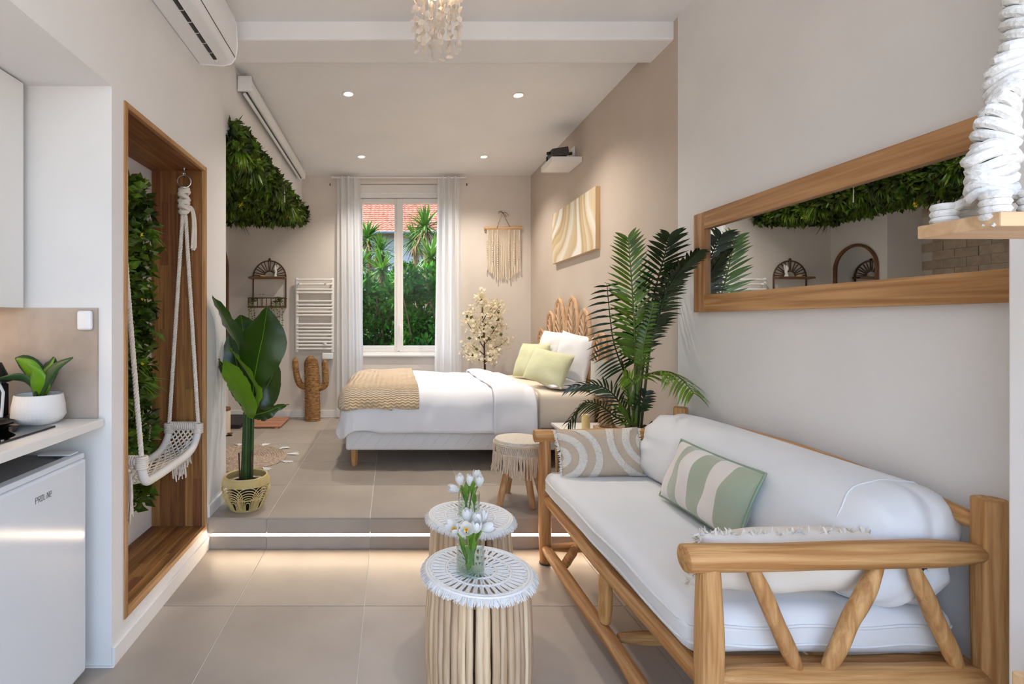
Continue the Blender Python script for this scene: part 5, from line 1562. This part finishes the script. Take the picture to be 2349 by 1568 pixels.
# ================================================================== AIR CONDITIONER AND PROJECTION SCREEN
ac = thing('air_conditioner', 'white wall air conditioner high above the swing niche', 'air conditioner', (-.96, 2.35, 2.71))
b = MB(); prof = [(XL + .001, 2.715), (-.93, 2.705), (-.885, 2.715), (-.862, 2.745), (-.852, 2.80), (-.856, 2.93), (-.875, 2.985), (XL + .001, 2.99)]
def acs(y): return [(x, y, z) for x, z in prof]
n = len(prof); y0, y1 = 1.88, 2.775
b.add(acs(y0) + acs(y1), [(i, (i + 1) % n, n + (i + 1) % n, n + i) for i in range(n)] + [tuple(range(n)), tuple(range(n, 2 * n))[::-1]])
b.build('body', m_plastic, ac, smooth=True, angle=50, bevel=.004)
MB().box(-.955, -.938, y0 + .06, 2.70, 2.699, 2.709).build('air_slot', m_dark, ac, smooth=False)
MB().box(-.935, -.885, y0 + .05, 2.715, 2.7005, 2.7045).build('louvre', m_plastic, ac, smooth=False, bevel=.001)
MB().tube([(-.8605, y0 + .01, 2.747), (-.8605, y1 - .01, 2.747)], .0022, 6).build('panel_seam', m_grey, ac)
for k in range(9):
    y = y0 + .12 + k * .09
    MB().box(-.956, -.937, y, y + .004, 2.698, 2.7085).build('vane', m_plastic, ac, smooth=False)
ps = thing('projection_screen', 'long white roll up projection screen case under the ceiling', 'screen', (-1.0, 4.5, 2.85))
scx, scz = -.998, 2.925
MB().tube([(scx, 3.46, scz), (scx, 5.56, scz)], .046, 18).build('case', m_screen, ps)
MB().tube([(scx - .015, 3.475, scz - .062), (scx - .015, 5.55, scz - .062)], .013, 10, flat=.8).build('bottom_bar', m_screen, ps)
MB().box(scx - .008, scx + .002, 3.48, 5.54, scz - .056, scz - .040).build('fabric_edge', m_dark, ps, smooth=False)
for y in (3.452, 5.568):
    MB().roundbox((scx - .01, y, scz), (.048, .008, .052), .007, 3).build('end_cap', m_plastic, ps, merge=True)
    MB().box(XL + .001, scx, y - .006, y + .006, scz + .03, scz + .06).build('bracket', m_metal, ps, smooth=False)
q = P(653, 420, 4.5); q.x = scx - .012
MB().tube([(q.x, 4.62, scz - .07), (q.x, 4.62, 2.56), (q.x + .003, 4.62, 2.45)], .0012, 5).build('pull_thread', m_rope_w, ps)
MB().tube([P(652, 428, 4.62 * 1.0) * 1, P(653, 464, 4.62)], .0045, 6).build('pull_cord', m_rope_w, ps)

# ================================================================== CEILING SPOTS
m_bulb = emit('spot_bulb', (1, .86, .66), 14)
def spot(px, py, label):
    Y = (ZC - CAMZ) * F / (CY - py); x = (px - CX) * Y / F
    t = thing('ceiling_spot', label, 'ceiling light', (x, Y, ZC - .01), 'recessed ceiling spots')
    MB().lathe([(.034, -.004), (.047, -.005), (.047, -.0005), (.034, -.0005)], (x, Y, ZC), 28, False, False).build('trim_ring', m_trim, t)
    MB().lathe([(.001, -.003), (.034, -.003)], (x, Y, ZC), 24, False, False).build('bulb', m_bulb, t)
    ld = bpy.data.lights.new('spot_light', 'SPOT'); ld.energy = SPOT; ld.spot_size = R(125); ld.spot_blend = .9; ld.shadow_soft_size = .035; ld.color = (1, .91, .80)
    lo = bpy.data.objects.new('spot_light', ld); COL.objects.link(lo); lo.parent = t; lo.location = (0, 0, -.01)
spot(799, 215, 'recessed warm spot in the ceiling above the floor at the foot of the bed')
spot(1189, 218, 'recessed warm spot in the ceiling in front of the painting')
spot(829, 359, 'recessed warm spot in the ceiling near the radiator side curtain')
spot(1110, 359, 'recessed warm spot in the ceiling near the wall hanging')

# ================================================================== CAPIZ CHANDELIER
CHX, CHY = P(1003, 60, 2.2).x, 2.2
ch = thing('shell_chandelier', 'pendant lamp of cream capiz shell strings hanging from the ceiling', 'chandelier', (CHX, CHY, 2.48))
MB().lathe([(.05, -.02), (.05, -.0005)], (CHX, CHY, ZF), 20).build('ceiling_rose', m_plastic, ch)
MB().tube([(CHX, CHY, 2.88), (CHX, CHY, 3.025)], .003, 6).build('cord', m_plastic, ch)
for r, z in ((.098, 2.86), (.062, 2.865), (.03, 2.87)):
    MB().tube([(CHX + r * math.cos(a), CHY + r * math.sin(a), z) for a in [2 * math.pi * q / 36 for q in range(36)]], .004, 6, closed=True).build('hoop', m_metal, ch)
for a in (0, 2.09, 4.19):
    MB().tube([(CHX, CHY, 2.885), (CHX + .098 * math.cos(a), CHY + .098 * math.sin(a), 2.86)], .003, 6).build('arm', m_metal, ch)
r_ = random.Random(9)
shells = []
for k in range(4):
    def fs(r, z, th, k=k): return r * (1 + .22 * math.sin(th * 2 + k) + .14 * math.sin(th * 3 + 2 * k))
    shells.append(MB().lathe([(.0005, .0009), (.011, .0006), (.0135, 0), (.011, -.0006), (.0005, -.0009)], (0, 0, 0), 12, False, False, fn=fs).mesh('shell', m_capiz))
for r, nst, zb2 in ((.098, 15, 2.478), (.062, 9, 2.50), (.03, 5, 2.55)):
    for k in range(nst):
        a = 2 * math.pi * k / nst + r * 9
        x, y = CHX + r * math.cos(a), CHY + r * math.sin(a)
        zl = zb2 + r_.uniform(0, .03)
        MB().tube([(x, y, 2.86), (x, y, zl)], .0008, 4).build('thread', m_rope, ch)
        z = zl
        while z < 2.85:
            inst('shell', r_.choice(shells), ch, (x - CHX + r_.gauss(0, .003), y - CHY, z - 2.48), (R(90) + r_.gauss(0, .5), r_.gauss(0, .7), r_.uniform(0, 6.28)), scale=[r_.uniform(.75, 1.15)] * 3)
            z += r_.uniform(.028, .048)
MB().lathe([(.004, -.03), (.022, -.015), (.024, .005), (.012, .03), (.011, .05)], (CHX, CHY, 2.80), 16).build('bulb', emit('warm_bulb', (1, .78, .55), 30), ch)

# ================================================================== KITCHEN CORNER
uc = thing('wall_cabinet', 'flat white wall cabinet above the splashback', 'cabinet', (-1.53, 1.4, 1.353))
MB().box(-1.72, -1.385, .55, 1.872, 1.353, 2.180).build('body', m_counter, uc, smooth=False)
for y0, y1 in ((.552, 1.21), (1.214, 1.872)):
    MB().box(-1.3845, -1.365, y0, y1, 1.351, 2.182).build('door', m_counter, uc, smooth=False, bevel=.002)
ul = thing('under_cabinet_light', 'warm light strip under the white wall cabinet', 'light strip', (-1.55, 1.3, 1.345))
MB().box(-1.60, -1.58, .7, 1.80, 1.344, 1.3525).build('diffuser', emit('cabinet_led', (1, .74, .5), 11), ul, smooth=False)
sb_ = MB().box(-1.719, -1.109, 1.9005, 1.9095, .9385, 1.352).build('splashback', m_splash, smooth=False)
tag(sb_, 'beige stone splashback panel behind the potted agave', 'splashback')
wt = MB().box(-1.719, -1.083, .2, 1.8995, .907, .938).build('worktop', m_counter, smooth=False, bevel=.004)
tag(wt, 'white kitchen worktop over the small fridge', 'worktop')
hob = MB().box(-1.66, -1.158, 1.16, 1.74, .9385, .9445).build('induction_hob', m_blackglass, smooth=False, bevel=.0015)
tag(hob, 'black glass induction hob set on the white worktop', 'hob')
sn = thing('alarm_sensor', 'small white rounded sensor fixed on the beige splashback', 'sensor', P(195, 757, 1.895))
MB().roundbox(P(195, 734.5, 1.890), (.0275, .0095, .0365), .009, 3).build('body', m_plastic, sn, merge=True)
MB().lathe([(.003, 0), (.003, .0006)], P(196, 751, 1.8795), 10).build('button', m_trim, sn)
# potted agave
ax_, ay_ = P(87, 960, 1.80).x, 1.805
pa = thing('ribbed_planter', 'white ribbed ceramic planter on the worktop beside the hob', 'planter', (ax_, ay_, .9385))
def rib(r, z, th): return r * (1 + .012 * math.sin(44 * th + z * 260)) if .012 < z < .098 else r
MB().lathe([(.055, .0005), (.072, .012), (.083, .03), (.080, .065), (.074, .103), (.070, .105), (.068, .102), (.068, .085), (.001, .085)], (ax_, ay_, .9385), 176, True, False, fn=rib).build('pot', m_ceramic, pa)
MB().lathe([(.001, .0865), (.067, .0865)], (ax_, ay_, .9385), 24, False, False).build('soil', m_soil, pa)
ag = thing('agave', 'artificial agave with broad dark and lime leaves in the white planter', 'plant', (ax_, ay_, 1.025))
AP = lambda px, py, dy=0: P(px, py, ay_ + dy)
def agave(mid, ws, sv, mat, cup=.35, n=12):
    ws = [w * 1.35 for w in ws]
    pts = [Vector(p) for p in smoothpts(mid, n)]; w_ = [w[0] for w in smoothpts([(w,) for w in ws], n)]; _, fr = frames(pts); sv = Vector(sv)
    def f(u, v):
        i = min(int(round(u * (n - 1))), n - 1); t = fr[i][0]; s_ = (sv - t * sv.dot(t)).normalized(); nn = t.cross(s_); a = v * 2 - 1; w = max(w_[i], .0008)
        return pts[i] + s_ * (a * w) + nn * (cup * w * a * a)
    o = MB().grid(f, n, 7).build('leaf', mat, ag, angle=80)
    sm = o.modifiers.new('thickness', 'SOLIDIFY'); sm.thickness = .0025
kk = 1.8 / F
agave([AP(82, 912), AP(75, 890, -.01), AP(55, 870, -.02), AP(30, 866, -.03), AP(-8, 870, -.04)], [w * kk for w in (8, 11, 10, 7, 1)], (.2, -.6, .8), m_succ)
agave([AP(90, 912), AP(95, 880, -.02), AP(110, 855, -.04), AP(135, 835, -.05), AP(168, 820, -.06)], [w * kk for w in (10, 15, 14, 8, 1)], (.5, -.5, -.6), m_succ)
agave([AP(84, 912, .01), AP(78, 880, .01), AP(70, 855, .0), AP(55, 838, .0), AP(38, 822, .0)], [w * kk for w in (8, 18, 20, 15, 1)], (.75, -.4, .6), m_succl)
agave([AP(90, 912, .02), AP(94, 875, .02), AP(100, 850, .03), AP(115, 835, .04), AP(126, 820, .04)], [w * kk for w in (8, 14, 14, 9, 1)], (.8, -.4, .5), m_succl)
agave([AP(86, 912, .03), AP(82, 870, .04), AP(70, 845, .05), AP(50, 828, .05), AP(36, 821, .05)], [w * kk for w in (8, 16, 17, 12, 1)], (.7, 0, .7), m_succ)
agave([AP(88, 912, .0), AP(86, 885, -.03), AP(84, 868, -.04), AP(80, 852, -.045), AP(64, 834, -.04)], [w * kk for w in (8, 18, 17, 10, 1)], (1, -.3, .3), m_succl)
agave([AP(92, 912, .03), AP(100, 878, .05), AP(110, 852, .06), AP(120, 835, .06), AP(124, 818, .06)], [w * kk for w in (8, 14, 15, 10, 1)], (.8, 0, .5), m_succ)
# coffee maker at the edge
cm = thing('coffee_maker', 'black coffee maker with round drip tray beside the planter', 'coffee maker', (-1.46, 1.80, .9385))
mx_, my_ = P(-20, 930, 1.80).x, 1.80
MB().lathe([(.075, .0005), (.078, .012), (.072, .022), (.001, .022)], (mx_, my_, .9385), 32, True, False).build('base', m_dark, cm)
MB().obox((mx_ + .012, my_ + .02, 1.02), (.024, 0, 0), (0, .02, 0), (0, 0, .06)).build('column', m_dark, cm, smooth=False, bevel=.008)
MB().tube([(mx_ + .04, my_ - .005, .962), (mx_ + .047, my_ - .005, 1.05), (mx_ + .03, my_ - .005, 1.085)], .005, 8).build('side_trim', m_plastic, cm)
MB().lathe([(.055, 0), (.068, .006), (.068, .018), (.050, .022), (.03, .07), (.001, .075)], (mx_, my_, 1.085), 28, True, False).build('head', m_dark, cm)
fp = thing('drip_tray', 'black round dish on the worktop at the hob edge', 'dish', (-1.47, 1.70, .945))
q = P(-8, 968, 1.70)
MB().lathe([(.045, .0), (.072, .022), (.076, .024), (.070, .020), (.001, .006)], (q.x, 1.66, .945), 32, True, False).build('bowl', m_dark, fp)
# fridge
fr_t = thing('fridge', 'small white table top fridge under the kitchen worktop', 'fridge', (-1.40, 1.56, 0))
MB().box(-1.66, -1.16, 1.30, 1.838, .03, .812).build('body', m_fridge, fr_t, smooth=False, bevel=.004)
MB().box(-1.655, -1.165, 1.305, 1.834, .8125, .818).build('top_plate', M('grey_plate', (128, 128, 130), rough=.5), fr_t, smooth=False, bevel=.002)
door = MB().box(-1.157, -1.112, 1.298, 1.840, .035, .806).build('door', m_fridge, fr_t, smooth=False, bevel=.010)
MB().box(-1.156, -1.118, 1.302, 1.836, .807, .826).build('door_grip', m_fridge, door, smooth=False, bevel=.003)
MB().box(-1.25, -1.135, 1.78, 1.83, .827, .833).build('hinge', m_plastic, fr_t, smooth=False, bevel=.002)
for x in (-1.62, -1.2):
    for y in (1.34, 1.80):
        MB().lathe([(.016, .0005), (.016, .03)], (x, y, 0), 12).build('foot', m_dark, fr_t)
LET = {'P': [[(0, 0), (0, 1), (.8, 1), (.8, .5), (0, .5)]], 'R': [[(0, 0), (0, 1), (.8, 1), (.8, .5), (0, .5)], [(.4, .5), (.85, 0)]], 'O': [[(0, 0), (.9, 0), (.9, 1), (0, 1), (0, 0)]],
       'L': [[(0, 1), (0, 0), (.65, 0)]], 'i': [[(0, 0), (0, .68)], [(0, .9), (0, 1.02)]], 'N': [[(0, 0), (0, 1), (.8, 0), (.8, 1)]], 'e': [[(.75, 0), (0, 0), (0, .95), (.75, .95), (.75, .45), (0, .45)]]}
lh, lw_, y = .0175, .0095, 1.576
m_ink = M('black_ink', (24, 24, 26), rough=.5)
for chh_, wd in (('P', .85), ('R', .9), ('O', .95), ('L', .72), ('i', .2), ('N', .85), ('e', .8)):
    m_ = MB()
    for st_ in LET[chh_]:
        for (a, c), (d, e) in zip(st_[:-1], st_[1:]):
            p = Vector((-1.1118, y + a * lw_, .733 + c * lh)); q = Vector((-1.1118, y + d * lw_, .733 + e * lh))
            dd = q - p; L = dd.length; dd.normalize(); s_ = Vector((1, 0, 0)).cross(dd)
            m_.obox((p + q) / 2, dd * (L / 2 + .0008), s_ * .00062, (.0004, 0, 0))
    m_.build('logo_letter', m_ink, door, smooth=False)
    y += (wd + .42) * lw_

# ================================================================== HANGING PLANK SHELF IN THE FOREGROUND
hs = thing('hanging_plank_shelf', 'light wooden plank hanging in thick white macrame ropes near the camera', 'shelf', (1.10, .80, 1.43))
HY = .80
hx0 = P(2209, 0, HY).x; hx1 = hx0 + .40; hz = P(0, 500, HY).z
MB().box(hx0, hx1, HY - .05, HY + .07, hz - .022, hz).build('plank', m_light_wood['x'], hs, smooth=False, bevel=.002)
apex = Vector(((hx0 + hx1) / 2, HY, 2.22))
m_rp = m_rope_w
def knotcord(p0, p1, w, name, n, phase=0):
    p0 = Vector(p0); p1 = Vector(p1); d = (p1 - p0); L = d.length; d.normalize(); a = Vector((0, 1, 0)); a = (a - d * a.dot(d)).normalized(); c = d.cross(a)
    m_ = MB()
    for k in range(n):
        t = (k + .5) / n; th = k * .52 + phase
        ctr = p0 + d * (L * t); e1 = a * math.cos(th) + c * math.sin(th); e2 = d.cross(e1)
        loop_ = [ctr + e1 * (w * math.cos(x)) + e2 * (w * .55 * math.sin(x)) + d * (.010 * math.cos(x)) for x in [2 * math.pi * q / 16 for q in range(16)]]
        m_.tube(loop_, .0092, 8, closed=True)
    m_.build(name, m_rp, hs)
    MB().tube([p0, p1], w * .45, 8).build('core_rope', m_rp, hs)
for sx, xx in ((0, hx0 + .045), (1, hx1 - .045)):
    bot = Vector((xx, HY, hz + .10))
    knotcord(bot, apex, .021, 'knotted_cord', 40, sx)
    for k in range(7):                                 # flat knot block above the plank
        z = hz + .035 + k * .012
        e = .028 - .001 * k
        MB().tube([Vector((xx + (e + .010 * (k == 5)) * math.cos(x), HY + .018 * math.sin(x), z + .006 * math.sin(x * 2 + k))) for x in [2 * math.pi * q / 18 for q in range(18)]], .0085, 8, closed=True).build('knot_loop', m_rp, hs)
    for k, (dx, dy) in enumerate(((-.030, -.03), (.012, -.045), (-.02, .05), (.02, .05))):
        MB().tube(smoothpts([(xx, HY, hz + .04), (xx + dx * .8, HY + dy * .8, hz + .025), (xx + dx, HY + dy, hz + .002)], 8), .008, 8).build('leg_rope', m_rp, hs)
        m_ = MB()
        zk = hz + .010
        for j in range(4):
            m_.tube([(xx + dx + .012 * math.cos(x), HY + dy + .012 * math.sin(x), zk + .018 - j * .011) for x in [2 * math.pi * q / 12 for q in range(12)]], .0065, 7, closed=True)
        m_.build('end_knot', m_rp, hs)
        rr2 = random.Random(k); m_ = MB()
        for j in range(8 if k < 2 else 0):
            m_.tube([(xx + dx + rr2.gauss(0, .005), HY + dy + rr2.gauss(0, .005), hz - .0), (xx + dx + rr2.gauss(0, .010), HY + dy - .004 + rr2.gauss(0, .006), hz - .014 - rr2.random() * .006)], .0026, 4)
        if k < 2: m_.build('frayed_end', m_rp, hs)
MB().tube([apex, (apex.x, apex.y, ZF - .001)], .008, 8).build('top_rope', m_rp, hs)
MB().lathe([(.02, -.012), (.02, -.0005)], (apex.x, apex.y, ZF), 14).build('ceiling_hook', m_metal, hs)

# small wooden side table at the frame's lower corner
wt2 = thing('wooden_stool', 'plain light wooden stool by the open door leaf, mostly out of view', 'stool', (1.24, .78, 0))
q = P(2319, 1536, .92)
MB().box(q.x, q.x + .26, .64, .92, q.z - .03, q.z).build('seat', m_light_wood['x'], wt2, smooth=False, bevel=.003)
for x in (q.x + .02, q.x + .24):
    for y in (.66, .90):
        MB().tube([(x, y, .001), (x, y, q.z - .03)], .016, 10).build('leg', m_light_wood['z'], wt2)

# ================================================================== OUTSIDE
b = MB(); b.box(-30, 30, 6.30, 60, -.5, -.02); struct(b.build('ground_garden', m_ground, smooth=False))
b = MB(); b.box(-12, 12, -14, YF - .15, -.2, -.02); struct(b.build('ground_terrace', m_terr, smooth=False))
hz_ = thing('neighbour_house', 'neighbouring white house with red clay tiled roof beyond the garden', 'house', (0, 24, 0))
EY, EZ = 22.0, CAMZ + (CY - 531) * 22.0 / F
MB().box(-9, 9, EY + .5, EY + 9, -.02, EZ - .02).build('wall', m_house, hz_, smooth=False)
b = MB(); pitch = math.tan(R(30)); rows, per = 34, .165
r_ = random.Random(2)
nx = 120; x0 = -5.5
for j in range(rows):
    y0 = EY + j * .26; z0 = EZ + j * .26 * pitch
    vs_ = []; off = r_.uniform(-.01, .01)
    for i in range(nx * 6 + 1):
        x = x0 + i * per / 6 * .6
        w = .032 * abs(math.sin(math.pi * (x + off) / (per * 1.25))) ** .8
        vs_ += [(x, y0 + .004, z0 + w - .075), (x, y0, z0 + w), (x, y0 + .30, z0 + .30 * pitch + w - .07)]
    b.add(vs_, [(3 * i + k, 3 * i + 3 + k, 3 * i + 4 + k, 3 * i + 1 + k) for i in range(nx * 6) for k in (0, 1)])
b.build('roof_tiles', m_rtile, hz_, smooth=False, kind='stuff')
MB().tube([(-6, EY - .05, EZ - .05), (6, EY - .05, EZ - .05)], .07, 8).build('gutter', M('grey_gutter', (96, 100, 108), rough=.5), hz_)
for (px, py, w, h) in ((868, 640, .5, .9), (985, 650, .5, .9)):
    q = P(px, py, EY + .48)
    f_ = MB().box(q.x - w, q.x + w, EY + .46, EY + .52, q.z - h, q.z + h).build('window', m_trim, hz_, smooth=False)
    MB().box(q.x - w + .08, q.x + w - .08, EY + .45, EY + .459, q.z - h + .08, q.z + h - .08).build('pane', m_blackglass, f_, smooth=False)
def yucca(px, py, Y, r, label, seed, dry=True, n=95):
    c = P(px, py, Y); t = thing('yucca', label, 'plant', (c.x, Y, 0), 'yuccas in the garden'); r_ = random.Random(seed)
    MB().tube(smoothpts([(c.x + r_.uniform(-.2, .2), Y, -.01), (c.x + r_.uniform(-.1, .1), Y, c.z * .5), tuple(c)], 12), .06, 8).build('trunk', m_dry, t)
    m_ = MB()
    for k in range(n):
        a = r_.uniform(0, 2 * math.pi); el = r_.uniform(-.5, 1.3)
        d = Vector((math.cos(a) * math.cos(el), math.sin(a) * math.cos(el), math.sin(el)))
        m_.blade(c + Vector((0, 0, r_.uniform(-.06, .06))), d, (-math.sin(a), math.cos(a), 0), r * 1.25 * r_.uniform(.8, 1.1), .022, droop=.22, n=4, prof=(.7, 1, .9, .6, .03))
    m_.build('leaf_rosette', m_yucca, t, smooth=False)
    if dry:
        m_ = MB()
        for k in range(26):
            a = r_.uniform(0, 2 * math.pi); el = r_.uniform(-.9, -.1)
            d = Vector((math.cos(a) * math.cos(el), math.sin(a) * math.cos(el), math.sin(el)))
            m_.blade(c + Vector((0, 0, -.08)), d, (-math.sin(a), math.cos(a), 0), r * r_.uniform(.6, .9), .02, droop=.5)
        m_.build('dry_leaves', m_dry, t, smooth=False)
yucca(843, 548, 11.0, .46, 'yucca rosette highest in the pane with the roof behind it', 1)
yucca(872, 575, 10.8, .42, 'yucca rosette in the middle of the window pane by the radiator', 2)
yucca(877, 622, 10.0, .50, 'yucca rosette just above the bush in the pane by the radiator', 3)
yucca(826, 612, 10.4, .42, 'yucca rosette half hidden by the radiator side curtain', 4, False)
yucca(976, 520, 11.2, .50, 'tall yucca in front of the red roof in the other pane', 5)
yucca(952, 552, 12.0, .50, 'pale yucca behind the taller one beside the window mullion', 6)
yucca(990, 590, 10.2, .50, 'wide yucca just above the bush by the wall hanging side curtain', 7)
def bush(x0, x1, y0, y1, z1, n, label, seed, size=.105, tops=3):
    t = thing('garden_bush', label, 'bush', ((x0 + x1) / 2, (y0 + y1) / 2, 0), 'garden bushes'); r_ = random.Random(seed)
    bl = []
    for k in range(26):
        zz = r_.uniform(.2, 1) * z1
        bl.append((Vector((r_.uniform(x0, x1), r_.uniform(y0, y1), zz * .9)), r_.uniform(.18, .34)))
    m_ = MB()
    for k in range(n):
        c, rad = r_.choice(bl)
        d = Vector((r_.gauss(0, 1), r_.gauss(0, 1), r_.gauss(0, 1))).normalized()
        p = c + d * rad * r_.random() ** .35
        if p.z > z1 or p.z < .05: continue
        dd = d + Vector((r_.gauss(0, .5), r_.gauss(0, .5), r_.gauss(0, .5) + .2)); s = size * r_.uniform(.6, 1.3)
        m_.leaf(p, dd, (r_.gauss(0, 1), r_.gauss(0, 1), r_.gauss(0, 1)), s, s * .26, fold=.3)
    m_.build('leaves', m_bush, t, smooth=False, kind='stuff')
    for k in range(4):
        x = r_.uniform(x0, x1); y = r_.uniform(y0, y1)
        MB().tube(smoothpts([(x, y, -.01), (x + r_.gauss(0, .1), y, z1 * .4), (x + r_.gauss(0, .2), y, z1 * .8)], 8), .012, 6).build('branch', m_bark, t)
bush(-.95, .12, 8.6, 9.5, 2.18, 9000, 'dense dark green bush behind the pane by the radiator', 3)
bush(.12, 1.15, 8.5, 9.4, 2.45, 10000, 'dense green bush behind the pane by the wall hanging', 4)
bush(-1.6, -.3, 11.5, 12.4, 1.9, 3500, 'lower garden bush further back behind the yuccas', 5, .10)
bush(.3, 2.0, 12.2, 13.2, 3.1, 4500, 'taller garden bush further back behind the yuccas', 6, .11)
